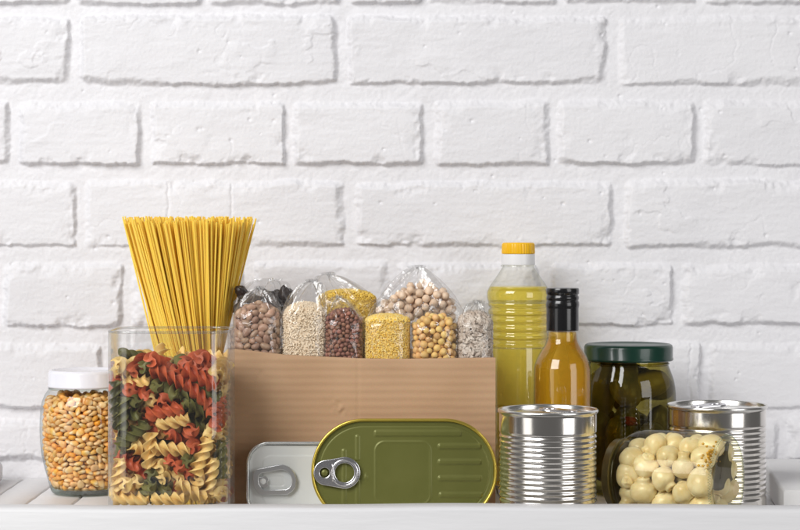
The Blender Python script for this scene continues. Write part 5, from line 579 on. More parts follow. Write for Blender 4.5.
tag(o, 'mass of dried corn kernels filling the inside of the white lidded jar', 'corn', kind='stuff')

# ------------------------------------------------------------------ pasta canister
CX, CY = (X(104, 1.9) + X(228, 1.9)) / 2, 1.953
can = thing('canister', 'tall clear square canister filled with three coloured spiral pasta', 'canister', (CX, CY, .0004))
CW, CD, CT = .1206, .1035, .1946
secs = []
for z, ins in ((.0012, .006), (.0025, .002), (.006, .0003), (.012, 0), (.03, 0), (.06, 0), (.10, 0), (.14, 0), (.18, 0), (CT - .003, 0), (CT, .0002)):
    secs.append([(x, y, z) for x, y in rrect(CW - 2 * ins, CD - 2 * ins, .026 - ins * .5, 14)])
v, f = loft(secs, True, False); me = mesh('body', v, f); autosmooth(me, 40); link('body', me, M['acryl'], can)
secs = []
for z, ins in ((CT - .002, .0022), (.012, .0022), (.005, .004)):
    secs.append([(x, y, z) for x, y in rrect(CW - 2 * ins, CD - 2 * ins, .0240, 14)])
v, f = loft(secs, False, True); me = mesh('inner_wall', v, f); autosmooth(me, 40); link('inner_wall', me, M['acryl'], can)
v, f = tube_data([(x, y, CT) for x, y in rrect(CW - .0022, CD - .0022, .0250, 14)], .0014, 10)
link('rim', mesh('rim', v, f), M['acrylrim'], can)

def fusilli_data(ln, R, turns, seed):
    rn = random.Random(seed)
    ns = 46; prof = []
    NB = 3
    # cross section: three curved blades
    na = 36
    vs, fs = [], []
    ph0 = rn.uniform(0, 6)
    bend = rn.uniform(-.0016, .0016)
    for i in range(ns + 1):
        t = i / ns; z = (t - .5) * ln; tw = 2 * PI * turns * t + ph0
        fl = 1 + .06 * math.sin(t * 9 + seed)
        for b in range(NB):
            base = tw + 2 * PI * b / NB
            # outline of one blade: up one side, round the tip, down the other
            for (r, side) in ((.0017, -1.1), (.0030, -.55), (.0046, -.34), (R * .92, -.20), (R, -.09), (R, .09), (R * .92, .20), (.0046, .33), (.0030, .52)):
                rr_ = r * (fl if r > .004 else 1)
                a = base + side * (.0036 / max(r, .0030)) * .62 + (r / R) ** 2 * .75
                vs.append((rr_ * math.cos(a) + bend * math.sin(PI * t), rr_ * math.sin(a), z))
    n = NB * 9
    for i in range(ns):
        for k in range(n):
            a, b = i * n + k, i * n + (k + 1) % n
            fs.append((a, b, b + n, a + n))
    fs.append(tuple(range(n))[::-1]); fs.append(tuple(ns * n + k for k in range(n)))
    return vs, fs
fm = {}
for c in 'yrg':
    for k in range(3):
        v, f = fusilli_data((.0355, .0325, .0375)[k], (.0074, .0070, .0077)[k], (1.28, 1.12, 1.38)[k] * (1, 1, 1)[k], k * 3 + ord(c))
        me = mesh('spiral_pasta', v, f); autosmooth(me, 50); me.materials.append(M['fus_' + c]); fm[c, k] = me
words = {'y': ('pale yellow', 'plain'), 'r': ('red tomato', 'red'), 'g': ('green spinach', 'green')}
rf = random.Random(21)
# colours of the pieces that show most, by where they lie in the photo; the rest at random
def fus_col(p):
    y = HY - (p.z - CH) * F / (CY + p.y); x = 400 + (CX + p.x) * F / (CY + p.y)
    w = {'y': .53, 'r': .29, 'g': .18}
    spots = [(170, 362, 22, 'r'), (200, 365, 20, 'r'), (120, 362, 12, 'y'), (115, 390, 12, 'r'), (128, 375, 12, 'y'), (143, 380, 10, 'y'), (215, 375, 14, 'y'), (165, 385, 14, 'g'), (125, 402, 14, 'g'),
             (168, 402, 16, 'r'), (195, 415, 14, 'g'), (146, 423, 18, 'r'), (172, 424, 8, 'y'), (110, 425, 10, 'r'), (130, 440, 18, 'g'), (185, 445, 15, 'r'), (128, 462, 14, 'r'), (155, 480, 12, 'g'), (120, 485, 16, 'y'), (190, 490, 20, 'y'), (150, 450, 12, 'y'), (210, 445, 14, 'y'), (178, 352, 16, 'r')]
    if p.y < .005:
        for sx, sy, sr, c in spots:
            if math.hypot(x - sx, y - sy) < sr * .75: return c
    return rf.choices('yrg', [w[c] for c in 'yrg'])[0]
for var, p, q in decode(PACK['fusilli']):
    c = fus_col(p)
    o = link('spiral_pasta', fm[c, var], None); o.rotation_mode = 'QUATERNION'; o.rotation_quaternion = q
    o.location = (CX + p.x, CY + p.y, p.z)
    tag(o, words[c][0] + ' spiral pasta piece in the clear canister', 'pasta', words[c][1] + ' spiral pasta in the canister')

# ------------------------------------------------------------------ spaghetti bundle
SX, SY, SL = X(189.5, 2.115), 2.115, .306
v, f = lathe_data([(.00095, 0), (.00095, .5), (.00095, 1.0)], 8); sm = mesh('spaghetti_strand', v, f); autosmooth(sm, 40); sm.materials.append(M['spag'])
rs = random.Random(9)
strands = []
NS = 900
for i in range(NS):
    r = math.sqrt((i + .5) / NS) * .0705; a = i * 2.399963 + rs.uniform(-.15, .15)
    if i > NS - 14: r *= rs.uniform(1.0, 1.05)
    ta = a + math.radians(108) + rs.uniform(-.10, .10); tr = r / .0705 * .030
    B = Vector((SX + tr * math.cos(ta), SY + tr * math.sin(ta) * .95, .0012))
    T = Vector((SX + r * math.cos(a) + rs.gauss(0, .0014), SY + r * math.sin(a) * .88 + rs.gauss(0, .0014), SL + rs.uniform(-.0055, .004)))
    M_ = B.lerp(T, .75)
    depth = M_.y - SY - math.sqrt(max(.0021 - (M_.x - SX) ** 2, 0)) * -1      # small: in the front skin of the bundle
    strands.append((depth if r < .069 else -1, B, T))
strands.sort(key=lambda t: t[0])
for _, B, T in strands[:300]:
    D = T - B; o = link('spaghetti_strand', sm, None)
    o.rotation_mode = 'QUATERNION'; o.rotation_quaternion = D.to_track_quat('Z', 'Y'); o.location = B; o.scale = (1, 1, D.length)
    tag(o, 'thin straight yellow spaghetti strand in the bundle fanned out behind the pasta canister', 'spaghetti', 'spaghetti strands in the fanned bundle')
J = Join(); sv_, sf_ = lathe_data([(.00095, 0), (.00095, 1.0)], 6)
for _, B, T in strands[300:]:
    D = T - B; J.add(sv_, sf_, Matrix.Translation(B) @ D.to_track_quat('Z', 'Y').to_matrix().to_4x4() @ Matrix.Diagonal((1, 1, D.length, 1)))
me = J.mesh('spaghetti'); autosmooth(me, 40)
o = link('spaghetti', me, M['spag'], None, (0, 0, 0)); tag(o, 'inner strands that fill the fanned yellow spaghetti bundle', 'spaghetti', kind='stuff')

# ------------------------------------------------------------------ cardboard box
BX0, BX1, BY0, BY1 = X(228, 2.015), X(495.5, 2.015), 2.015, 2.205
bx = thing('cardboard_box', 'open brown corrugated cardboard box holding the bags of dry food', 'box', ((BX0 + BX1) / 2, (BY0 + BY1) / 2, .0004))
bw = BX1 - BX0; bh = (BY1 - BY0) / 2; TH = .0042
def ytop(px):
    return np.interp(px, [220, 228, 250, 285, 310, 358, 400, 495, 510], [347.5, 348.5, 351.0, 355.0, 356.3, 358.6, 359.2, 358.0, 358.0])
# front panel: a sheet with thickness, slight waviness, a crease and a scuff
nx, nz = 150, 90
def front_pt(i, j, back):
    u = i / nx; t = j / nz
    x = -bw / 2 + u * bw
    px = 228 + u * 267.5
    zt = Z(ytop(px), 2.015)
    z = t * zt
    crease = math.exp(-((px - 358) / 1.3) ** 2) * .0006 * (1 if t > .30 else .3)
    bulge = .0022 * math.sin(PI * u) * t
    wav = .0006 * math.sin(u * 23 + 2) * t * t
    scuff = .0022 * math.exp(-((px - 341 + (t - .66) * 60) / 6) ** 2 - ((t - .68) / .045) ** 2) * (math.sin(px * .9 + math.sin(t * 61) * 2.3) + math.sin(px * .37 - t * 97 + 1.7 * math.sin(px * .21)) + .6 * math.sin(t * 190 + px * .55)) * .35
    dent = .0012 * math.exp(-((px - 261) / 2.5) ** 2 - ((t - .865) / .02) ** 2)
    y = -bh - bulge - wav + crease + (0 if back else scuff + dent) + (TH if back else 0)
    if t > .97 and not back: y += .0009 * ((t - .97) / .03) ** 2
    return (x, y, z)
vs = [front_pt(i, j, b) for b in (0, 1) for j in range(nz + 1) for i in range(nx + 1)]
N1 = (nx + 1) * (nz + 1); fs = []
for j in range(nz):
    for i in range(nx):
        a = j * (nx + 1) + i
        fs.append((a, a + 1, a + nx + 2, a + nx + 1)); fs.append((N1 + a, N1 + a + nx + 1, N1 + a + nx + 2, N1 + a + 1))
for i in range(nx):
    a = nz * (nx + 1) + i; fs.append((a, a + 1, N1 + a + 1, N1 + a)); fs.append((i + 1, i, N1 + i, N1 + i + 1))
for j in range(nz):
    a = j * (nx + 1); fs.append((a, a + nx + 1, N1 + a + nx + 1, N1 + a)); a += nx; fs.append((a + nx + 1, a, N1 + a, N1 + a + nx + 1))
me = mesh('front_panel', vs, fs); autosmooth(me, 45); link('front_panel', me, M['card'], bx)
zl, zr = Z(348.5, 2.015), Z(358, 2.015)
bevel_box('side_panel', (-bw / 2, -bw / 2 + TH, -bh + TH + .0004, bh - TH - .0004, 0, zl - .001), M['card'], bx, .0006, 1)
bevel_box('side_panel', (bw / 2 - TH, bw / 2, -bh + TH + .0004, bh - TH - .0004, 0, zr - .001), M['card'], bx, .0006, 1)
bevel_box('back_panel', (-bw / 2, bw / 2, bh - TH, bh, 0, zr - .002), M['card'], bx, .0006, 1)
bevel_box('bottom_panel', (-bw / 2 + TH + .0005, bw / 2 - TH - .0005, -bh + TH + .0005, bh - TH - .0005, .0002, TH), M['card'], bx, .0006, 1)

# ------------------------------------------------------------------ plastic bags and what they hold
def sup(w, d, t, p=2.5):
    c, s = math.cos(t), math.sin(t)
    return (w / 2 * math.copysign(abs(c) ** (2 / p), c), d / 2 * math.copysign(abs(s) ** (2 / p), s))

def plastic_bag(label, px, d, wpx, dep, ytop_, ypeak, pkx, seed, fin=.016, lean=0., z0=.006, shoulder=.55, frill=1.0):
    rn = random.Random(seed)
    cx = X(px, d); w = wpx / F * d; zt = Z(ytop_, d); zp = Z(ypeak, d); pk = (pkx - px) / F * d
    n = 112; secs = []
    ph = [rn.uniform(0, 6.28) for _ in range(8)]; fr = [rn.choice((3, 4, 5, 6, 7, 9, 11, 13)) for _ in range(8)]
    rows = [(z0 + (zt - .012 - z0) * (k / 34), 0) for k in range(35)]
    zs0 = zt - .012
    rows += [(zs0 + (zp - zs0) * (k / 30), k / 30) for k in range(1, 31)]
    for z, t in rows:
        s = max(0., t)
        g = (1 - s ** 1.35)
        ww = w * (g ** shoulder) + fin * s ** 2; dd = dep * (g ** .8) + .0012 * s
        sec = []
        for k in range(n):
            a = 2 * PI * k / n
            x, y = sup(ww, dd, a, 2.5 - .6 * s)
            cr = sum(math.sin(fr[i] * a + ph[i] + z * (60 + 25 * i)) for i in range(4)) / 4
            fold = abs(math.sin(fr[5] * .5 * a + ph[5])) ** 3 + abs(math.sin(fr[6] * .5 * a + ph[6] + z * 20)) ** 4
            amp = (.0006 + .0048 * s * (1 - .5 * s)) * frill
            m = 1 + (cr * amp - fold * amp * 1.3 * (s > 0)) / max(.004, math.hypot(x, y)) * .8
            sec.append((x * m + pk * s ** 1.2, y * m + lean * s, z))
        secs.append(sec)
    top = secs[-1]
    # frayed open end above the gather
    for q in (1,):
        sec = []
        for k, (x, y, z) in enumerate(top):
            a = 2 * PI * k / n
            sec.append((pk + (x - pk) * (1 + .16 * q), y * (1 + .5 * q) + lean * .1 * q, z + .0022 * q + .0012 * q * math.sin(3 * a + ph[0])))
        secs.append(sec)
    v, f = loft(secs, True, False); me = mesh('plastic_bag', v, f)
    o = link('plastic_bag', me, M['film'], None, (cx, d, .0012)); tag(o, label, 'plastic bag', 'clear plastic bags of dry food')
    return cx, zt, w

PUTR = random.Random(77)
def put(pack, meshes, name, label, cat, group, base, keep=None, scale=1.0):
    for var, p, q in decode(PACK[pack]):
        if keep and not keep(p): continue
        o = link(name, meshes[min(var, len(meshes) - 1)], None); o.rotation_mode = 'QUATERNION'; o.rotation_quaternion = q
        o.location = base + p * scale; tag(o, label, cat, group)
        g_ = PUTR.uniform(.90, 1.06); o.scale = (g_ * PUTR.uniform(.93, 1.05), g_, g_ * PUTR.uniform(.93, 1.05))

def core_body(w, dep, z0, zt, drop):
    """rounded heap that fills a bag"""
    secs = []
    for z in np.linspace(z0, zt - drop, 6): secs.append([(*sup(w, dep, 2 * PI * k / 40), z) for k in range(40)])
    for k2 in range(1, 8):
        s = k2 / 7; g = math.sqrt(max(1 - s * s, .0004))
        secs.append([(*[c * g for c in sup(w, dep, 2 * PI * k / 40)], zt - drop + drop * s) for k in range(40)])
    return secs

def heap_stuff(name, label, cat, mat, base, w, dep, z0, zt, drop, count, grain, seed, flat=False):
    rn = random.Random(seed); J = Join(); secs = core_body(w - .002, dep - .002, z0, zt - .001, drop)
    v, f = loft(secs, True, True); J.add(v, f)
    for _ in range(count):
        if rn.random() < .82:
            z = rn.uniform(max(z0, .148), zt); a = rn.uniform(PI * .93, PI * 2.07)
        else:
            z = zt - drop * rn.random() ** 1.5; a = rn.uniform(0, 2 * PI)
        s = max(0., (z - (zt - drop)) / drop); g = math.sqrt(max(1 - s * s, 0)); g2 = g if rn.random() < .75 else g * rn.uniform(.3, 1)
        x, y = sup(w, dep, a)
        if g2 < g: z = zt - drop + drop * math.sqrt(max(1 - g2 * g2, 0))
        p = Vector((x * g2, y * g2, z)) + Vector((rn.gauss(0, .0003), rn.gauss(0, .0003), rn.gauss(0, .0003)))
        if flat:
            nrm = Vector((x * g2 / w / w, y * g2 / dep / dep, .0 + s * 6)); nrm.normalize()
            q = nrm.to_track_quat('Z', 'Y') @ Quaternion((0, 0, 1), rn.uniform(0, 6.28)) @ Quaternion((1, 0, 0), rn.gauss(0, .35))
        else:
            q = Quaternion([rn.gauss(0, 1) for _ in range(4)]); q.normalize()
        gv, gf = grain(rn)
        J.add(gv, gf, Matrix.Translation(p) @ q.to_matrix().to_4x4())
    o = link(name, J.mesh(name), mat, None, base); tag(o, label, cat, kind='stuff'); return o

def bean_mesh(rx, ry, rz, curve, n=12, m=9):
    v, f = dome_data(rx, ry, rz, n, m)
    return [(x, y + curve * (x / rx) ** 2 * ry, z) for x, y, z in v], f
def mk(name, data, mat):
    me = mesh(name, *data); me.materials.append(mat); return me

D1, D2 = 2.0415, 2.100
# 1 pinto beans
cx, zt, w = plastic_bag('clear bag of pinkish brown beans at the left front corner of the box', 257.5, D1, 49, .039, 304, 290, 259, 1, fin=.010, shoulder=.62, frill=1.3)
put('bean', [mk('brown_bean', bean_mesh(.0056, .0039, .0033, .35), M['bean']), mk('brown_bean', bean_mesh(.006, .004, .0036, .3), M['bean'])], 'brown_bean', 'pinkish brown bean inside the bag at the left front corner of the box', 'bean', 'beans in the left front bag', Vector((cx, D1 + .001, .1645)))
# 2 rice
cx, zt, w = plastic_bag('tall clear bag of white rice between the beans and the dark brown grain', 305, D1 + .002, 45, .037, 301, 283, 312, 2, fin=.014, shoulder=.5, frill=1.2)
def g_rice(rn):
    return dome_data(.00075, .0007, .0027 * rn.uniform(.8, 1.1), 6, 5)
heap_stuff('rice', 'white rice grains filling the tall bag near the left of the box', 'rice', M['rice'], (cx, D1 + .002, 0), w - .003, .0345, .12, Z(303, D1), .016, 2600, g_rice, 5)
# 3 dark brown grain
cx, zt, w = plastic_bag('small clear bag of dark reddish brown grain third from the left in the front row', 343.5, D1, 41, .036, 309, 299, 338, 3, fin=.012, shoulder=.6, frill=1.3)
put('buck', [mk('brown_grain', bean_mesh(.0030, .0026, .0024, .1, 9, 7), M['buck']), mk('brown_grain', bean_mesh(.0028, .0025, .0023, 0, 9, 7), M['buck'])], 'brown_grain', 'small dark reddish brown grain inside the third bag from the left', 'grain', 'dark brown grains in the third front bag', Vector((cx, D1 + .001, .155)), scale=.98)
# 4 corn grits
cx, zt, w = plastic_bag('clear bag of bright yellow corn grits in the middle of the front row', 387.5, D1, 46.5, .038, 312, 301, 393, 4, fin=.020, shoulder=.5)
def g_grit(rn):
    r = rn.uniform(.0005, .0010); v, f = dome_data(r, r * rn.uniform(.6, 1), r * rn.uniform(.7, 1.2), 5, 4); return v, f
heap_stuff('corn_grits', 'bright yellow corn grits filling the bag in the middle of the box', 'corn grits', M['grits'], (cx, D1, 0), w - .003, .0355, .12, Z(314, D1), .007, 6500, g_grit, 6)
# 5 yellow peas
cx, zt, w = plastic_bag('clear bag of round yellow peas right of the yellow corn grits', 434.5, D1, 47, .039, 315, 308, 432, 5, fin=.022, shoulder=.5)
pv = [mk('yellow_pea', bean_mesh(a, b, c, .05, 12, 9), M['pea']) for a, b, c in ((.0038, .0037, .0036), (.0042, .0041, .0039), (.0033, .0032, .0032))]
put('pea', pv, 'yellow_pea', 'round yellow pea inside the bag right of the corn grits', 'pea', 'yellow peas in the front bag', Vector((cx, D1 + .001, .143)))
# 6 flakes
cx, zt, w = plastic_bag('small clear bag of greyish oat flakes at the right front corner of the box', 475, D1, 36, .035, 312, 304, 478, 6, fin=.016, shoulder=.5, frill=1.5)
def g_flake(rn):
    a, b = rn.uniform(.0032, .0048), rn.uniform(.0014, .0024)
    v, f = dome_data(a, b, .0005, 8, 4); k = rn.uniform(-60, 60)
    return [(x, y, z + k * x * x + .0008 * math.sin(x * 900)) for x, y, z in v], f
heap_stuff('oat_flakes', 'pale grey oat flakes filling the bag at the right front corner', 'oat flakes', M['flake'], (cx, D1, 0), w - .003, .0325, .12, Z(312, D1), .013, 900, g_flake, 7, True)
# 7 chickpeas, back row
cx, zt, w = plastic_bag('large clear bag of pale chickpeas behind the grits and the yellow peas', 417, D2, 100, .044, 303, 269, 418, 7, fin=.022, shoulder=.85, frill=2.2)
def wrinkly(a, b, c, sd):
    v, f = dome_data(a, b, c, 14, 10); out = []
    for x, y, z in v:
        r = 1 + .05 * math.sin(x * 1500 + sd) * math.sin(z * 1300 + sd) - .10 * max(0, 1 - abs(x) / .0012) * (y > 0)
        if z > c * .8: r *= 1.12
        out.append((x * r, y * r, z * r))
    return out, f
put('chick', [mk('chickpea', wrinkly(a, b, c, a * 999), M['chick']) for a, b, c in ((.0048, .0044, .0044), (.0051, .0047, .0046), (.0044, .0041, .0041))], 'chickpea', 'pale beige chickpea inside the large bag in the back row', 'chickpea', 'chickpeas in the back bag', Vector((cx - .002, D2, .178)))
# 8 yellow millet, back row
cx, zt, w = plastic_bag('clear bag of yellow millet lying behind the rice and the brown grain', 347, D2 + .004, 60, .040, 290, 276, 328, 8, fin=.020, shoulder=.55, frill=1.8)
heap_stuff('millet', 'yellow millet showing behind the rice and the dark brown grain', 'millet', M['millet'], (cx, D2 + .004, 0), w - .003, .037, .15, Z(289.5, D2), .010, 4000, g_grit, 8)
# 9 dark dried fruit, back row
cx, zt, w = plastic_bag('clear bag of black dried fruit at the back left of the box', 263, D2, 58, .042, 291, 282, 268, 9, fin=.030, shoulder=.5, frill=1.6)
def lump(sd):
    rn = random.Random(sd); v, f = dome_data(.0105, .0080, .0068, 16, 12); a, b, c = [rn.uniform(0, 6) for _ in range(3)]; out = []
    for x, y, z in v:
        r = 1 + .16 * math.sin(x * 420 + a) + .14 * math.sin(y * 520 + b + z * 300) + .10 * math.sin(z * 800 + c) + .05 * math.sin(x * 1400 + y * 1100)
        out.append((x * r, y * r, z * r))
    return out, f
lm = [mk('dried_fruit', lump(k), M['prune']) for k in range(4)]
rp = random.Random(3)
for i, (qx, qy) in enumerate(((243, 297), (246, 303), (252, 302), (250, 309), (241, 309), (256, 311), (262, 309), (268, 300), (272, 307), (277, 303), (281, 299), (286, 297), (284, 308), (276, 312), (266, 314))):
    dd = D2 + rp.uniform(-.010, .012)
    o = link('dried_fruit', lm[i % 4], None, None, (X(qx, dd), dd, Z(qy - 2, dd)), (rp.uniform(0, 6), rp.uniform(0, 6), rp.uniform(0, 6)))
    tag(o, 'wrinkled black piece of dried fruit in the bag at the back left of the box', 'dried fruit', 'dried fruit pieces in the back left bag')

# ------------------------------------------------------------------ flat tins leaning on the box
def flat_tin(name, label, w, h, r, dep, loc, tilt, mat_lid, mat_rim, height_fn, seg=26):
    root = thing(name, label, 'tin', loc, (tilt, 0, 0))
    # local: x right, z up, front face towards -y; base at z = 0
    def ring(ins, y): return [(x, y, z) for x, z in rrect(w - 2 * ins, h - 2 * ins, max(r - ins, .002), seg, 0, h / 2)]
    v, f = loft([ring(.0022, .0035), ring(.0016, .006), ring(.0016, dep - .003), ring(.004, dep)], False, True)
    f = [q[::-1] for q in f]
    me = mesh('body', v, f); autosmooth(me, 40); link('body', me, mat_rim, root)
    secs = [ring(.0022, .0040), ring(.0006, .0034), ring(0, .0018), ring(.0003, .0006), ring(.0011, .0001), ring(.0019, .0001), ring(.0027, .0006), ring(.0031, .0016), ring(.0033, .0034), ring(.0042, .0039)]
    v, f = loft(secs, False, False); f = [q[::-1] for q in f]
    me = mesh('rim', v, f); autosmooth(me, 60); link('rim', me, mat_rim, root)
    # lid panel: embossed sheet inside the rim
    st = .0007; ins = .0034
    xs = np.arange(-w / 2 + ins, w / 2 - ins + 1e-9, st); zs = np.arange(ins, h - ins + 1e-9, st)
    GX, GZ = np.meshgrid(xs, zs)
    E = height_fn(GX, GZ)
    qx = np.abs(GX) - (w / 2 - r); qz = np.abs(GZ - h / 2) - (h / 2 - r)
    sd = np.hypot(np.maximum(qx, 0), np.maximum(qz, 0)) + np.minimum(np.maximum(qx, qz), 0) - r
    ok = sd < -ins + .0004
    idx = -np.ones(GX.shape, int); idx[ok] = np.arange(ok.sum())
    vs = np.stack([GX[ok], .0036 - E[ok], GZ[ok]], 1)
    a, b, c, d = idx[:-1, :-1], idx[:-1, 1:], idx[1:, 1:], idx[1:, :-1]
    m = (a >= 0) & (b >= 0) & (c >= 0) & (d >= 0)
    fs = np.stack([a[m], b[m], c[m], d[m]], 1).tolist()
    me = mesh('lid', vs.tolist(), fs); link('lid', me, mat_lid, root)
    return root

GD = 1.951
gx0, gx1 = 311, 497.5
gw = (gx1 - gx0) / F * GD; ghh = .1055
gcx = X((gx0 + gx1) / 2, GD)
GT = math.radians(-3.4)
def sd_rr(x, z, cx, cz, hw, hh, r):
    qx = np.abs(x - cx) - hw + r; qz = np.abs(z - cz) - hh + r
    return np.hypot(np.maximum(qx, 0), np.maximum(qz, 0)) + np.minimum(np.maximum(qx, qz), 0) - r
def gl(px, py): return X(px, GD) - gcx, Z(py, GD)
def emb_green(x, z):
    E = np.zeros_like(x)
    ax, az = gl(403, 474); hw = 27.5 / F * GD; hh = 31 / F * GD
    s = sd_rr(x, z, ax, az, hw, hh, .009)
    E += .0007 * np.exp(-(s / .0010) ** 2) + .0003 * smooth01(-s / .002)
    for (x0, x1, y) in ((438, 482, 447.5), (438, 482, 463), (438, 482, 479.5), (439, 483, 496)):
        cx_, cz_ = gl((x0 + x1) / 2, y); s = sd_rr(x, z, cx_, cz_, (x1 - x0) / 2 / F * GD, .0030, .0025)
        E += .0012 * smooth01(-s / .0020 + .2)
    cx_, cz_ = gl(418, 434.5); s = sd_rr(x, z, cx_, cz_, 44 / F * GD, .0033, .002); E += .0010 * smooth01(-s / .0018 + .2)
    for (xx, y0, y1) in ((357.5, 436, 462), (344, 450, 520), (357.5, 480, 520)):
        cx_, cz_ = gl(xx, (y0 + y1) / 2); s = sd_rr(x, z, cx_, cz_, .0024, (y1 - y0) / 2 / F * GD, .0018); E += .0009 * smooth01(-s / .0016 + .2)
    cx_, cz_ = gl(366, 478); E += .0008 * np.exp(-((x - cx_) / .0016) ** 2 - ((z - cz_) / .003) ** 2)
    # score line that follows the rim
    r = ghh / 2; so = sd_rr(x, z, 0, ghh / 2, gw / 2, ghh / 2, r - .0001)
    E -= .0005 * np.exp(-((so + .0075) / .0006) ** 2)
    E += .0006 * smooth01((so + .0045) / .0025)
    return E
gt = flat_tin('flat_tin', 'olive green oval fish tin with gold rim standing on edge before the box', gw, ghh, ghh / 2 - .0002, .022, (gcx, GD, .0006), GT, M['olive'], M['gold'], emb_green, 40)
# pull tab: ring and rivet pad
def circ(cx, cz, r, n=28): return [(cx + r * math.cos(2 * PI * k / n), cz + r * math.sin(2 * PI * k / n)) for k in range(n)]
def hull_cap(x0, r0, x1, r1, n=16):
    pts = [(x1 + r1 * math.cos(a), r1 * math.sin(a)) for a in np.linspace(-1.62, 1.62, n)]
    pts += [(x0 + r0 * math.cos(a), r0 * math.sin(a)) for a in np.linspace(1.62, 2 * PI - 1.62, n)]
    return pts
px2 = GD / F
tx, tz = gl(337, 473.5)
tab = curve_plate('pull_tab', [hull_cap(-11 * px2, 12.0 * px2, 7.5 * px2, 15.2 * px2), circ(7.5 * px2, 0, 10.3 * px2), circ(-12.5 * px2, 0, 5.6 * px2, 22)], .0004, .0007, M['tab'], gt, (tx, .0004, tz), (PI / 2, 0, 0))
tab.rotation_euler = (PI / 2, 0, 0)
v, f = tube_data([(7.5 * px2 + 12.6 * px2 * math.cos(a), 12.6 * px2 * math.sin(a), .0002) for a in np.linspace(0, 2 * PI, 40)[:-1]], .0016, 8)
link('ring', mesh('ring', v, f), M['tab'], tab)
v, f = lathe_data([(.0001, .0008), (.0028, .0008), (.0034, 0), (.0034, -.002)], 20, False, False); v = [(x - 12.5 * px2, y, z) for x, y, z in v]
link('rivet', mesh('rivet', v, f), M['olive'], tab)
v, f = tube_data([(-4.2 * px2, y, .0010) for y in np.linspace(-8.5 * px2, 8.5 * px2, 8)], .0011, 8, False)
link('ridge', mesh('ridge', v, f), M['tab'], tab)

WD = 1.985
ww, wh = 112 / F * WD, 77.5 / F * WD
wcx = X(246 + 56, WD)
def wl(px, py): return X(px, WD) - wcx, Z(py, WD)
def emb_white(x, z):
    E = np.zeros_like(x); s = sd_rr(x, z, 0, wh / 2, ww / 2 - .016, wh / 2 - .014, .009)
    E += .0005 * smooth01(-s / .0012)
    so = sd_rr(x, z, 0, wh / 2, ww / 2, wh / 2, .0215)
    E += .0008 * smooth01((so + .0065) / .004)
    cx_, cz_ = wl(272, 482); s2 = sd_rr(x, z, cx_, cz_, .013, .006, .004); E -= .0006 * smooth01(-s2 / .0015)
    return E
wt = flat_tin('flat_tin', 'white rectangular tin with rounded corners behind the left end of the green tin', ww, wh, .0225, .022, (wcx, WD, .0006), math.radians(-3.2), M['whitetin'], M['whitetinrim'], emb_white, 12)
outline = [(253.5, 474), (256, 470.5), (278, 466.0), (283, 465.7), (289, 468), (294, 473.5), (296.3, 480), (295.5, 486), (292.5, 491), (287.5, 494.5), (262, 495.0), (258.5, 493.5), (254, 486.5), (253.2, 480)]
inner = [(258.5, 476), (260.5, 473.5), (280, 469.8), (284, 470), (288, 472.3), (291.3, 476), (292.6, 480.5), (292, 485), (289.5, 488.5), (286, 490.6), (264, 491), (261.5, 489.5), (258.5, 484.5), (257.9, 480)]
tx, tz = wl(272, 481)
def loc2(pts): 
    out = []
    for p in pts:
        a, b = wl(*p); out.append((a - tx, b - tz))
    return out
tab2 = curve_plate('pull_tab', [loc2(outline), loc2(inner)], .0006, .0005, M['tabgrey'], wt, (tx, -.0012, tz), (PI / 2, 0, 0))
v, f = lathe_data([(.0001, .0012), (.0024, .0012), (.0031, .0004), (.0031, -.004)], 20, False, False)
a, b = wl(263, 482); v = [(x + a - tx, y + b - tz, z) for x, y, z in v]
link('rivet', mesh('rivet', v, f), M['whitetin'], tab2)
pad = [loc2([(257.5, 478.5), (266, 477.2), (268.5, 480), (266.6, 483), (268.2, 486.5), (265, 488), (258.5, 486.5)])]
curve_plate('tongue', pad, .0003, .0003, M['tabgrey'], tab2, (0, 0, -.0006))

# ------------------------------------------------------------------ round tin cans
def tin_can(label, cx, cy, R, H, rib0, rib1, nr, tabrot):
    root = thing('tin_can', label, 'tin can', (cx, cy, .0006))
    prof = [(R - .0035, .0026), (R - .0012, .0012), (R, 0), (R + .0004, .0012), (R + .0004, .0026), (R - .0008, .0036), (R - .0011, .0044)]
    prof += [(R - .0011, .0052), (R - .0011, rib0 - .0016), (R - .0011, rib0 - .0008)]
    ns = nr * 10
    for k in range(ns + 1):
        t = k / ns; z = rib0 + (rib1 - rib0) * t; ph = (t * nr) % 1.0
        prof.append((R - .0011 - .00085 * (.5 - .5 * math.cos(2 * PI * ph)), z))
    prof += [(R - .0011, rib1 + .0006), (R - .0011, rib1 + .0014), (R - .0011, H - .0058), (R - .0011, H - .0049), (R - .0007, H - .0038)]
    lathe('body', prof, M['tin'], root, 128, True, False, 60)
    lathe('rim', [(R - .0009, H - .0040), (R + .0002, H - .0034), (R + .0005, H - .0026), (R + .0005, H - .0010), (R, H - .0003), (R - .0007, H), (R - .0014, H - .0003), (R - .0018, H - .0010), (R - .0022, H - .0046)], M['tinlid'], root, 128, False, False, 60)
    lid = lathe('lid', [(R - .0021, H - .0044), (R - .0030, H - .0050), (R - .0048, H - .0050), (R - .0058, H - .0042), (R - .012, H - .0042), (R - .013, H - .0036), (R - .020, H - .0036), (R - .021, H - .0041), (.0002, H - .0041)], M['tinlid'], root, 96, False, True, 60)
    t = curve_plate('pull_tab', [hull_cap(-.010, .0085, .007, .0115), circ(.008, 0, .0078), circ(-.012, 0, .003, 18)], .0005, .0007, M['tab'], lid)
    t.location = (-.010 * math.cos(tabrot), -.010 * math.sin(tabrot), H - .0016); t.rotation_euler = (0, math.radians(-3), tabrot)
    return root
H1 = Z(409, 1.925)
tin_can('ribbed silver tin can standing in front of the amber bottle', X(548, 1.925), 1.925, .0492, H1, .018, H1 - .0215, 15, math.radians(170))
H2 = Z(404.5, 2.025)
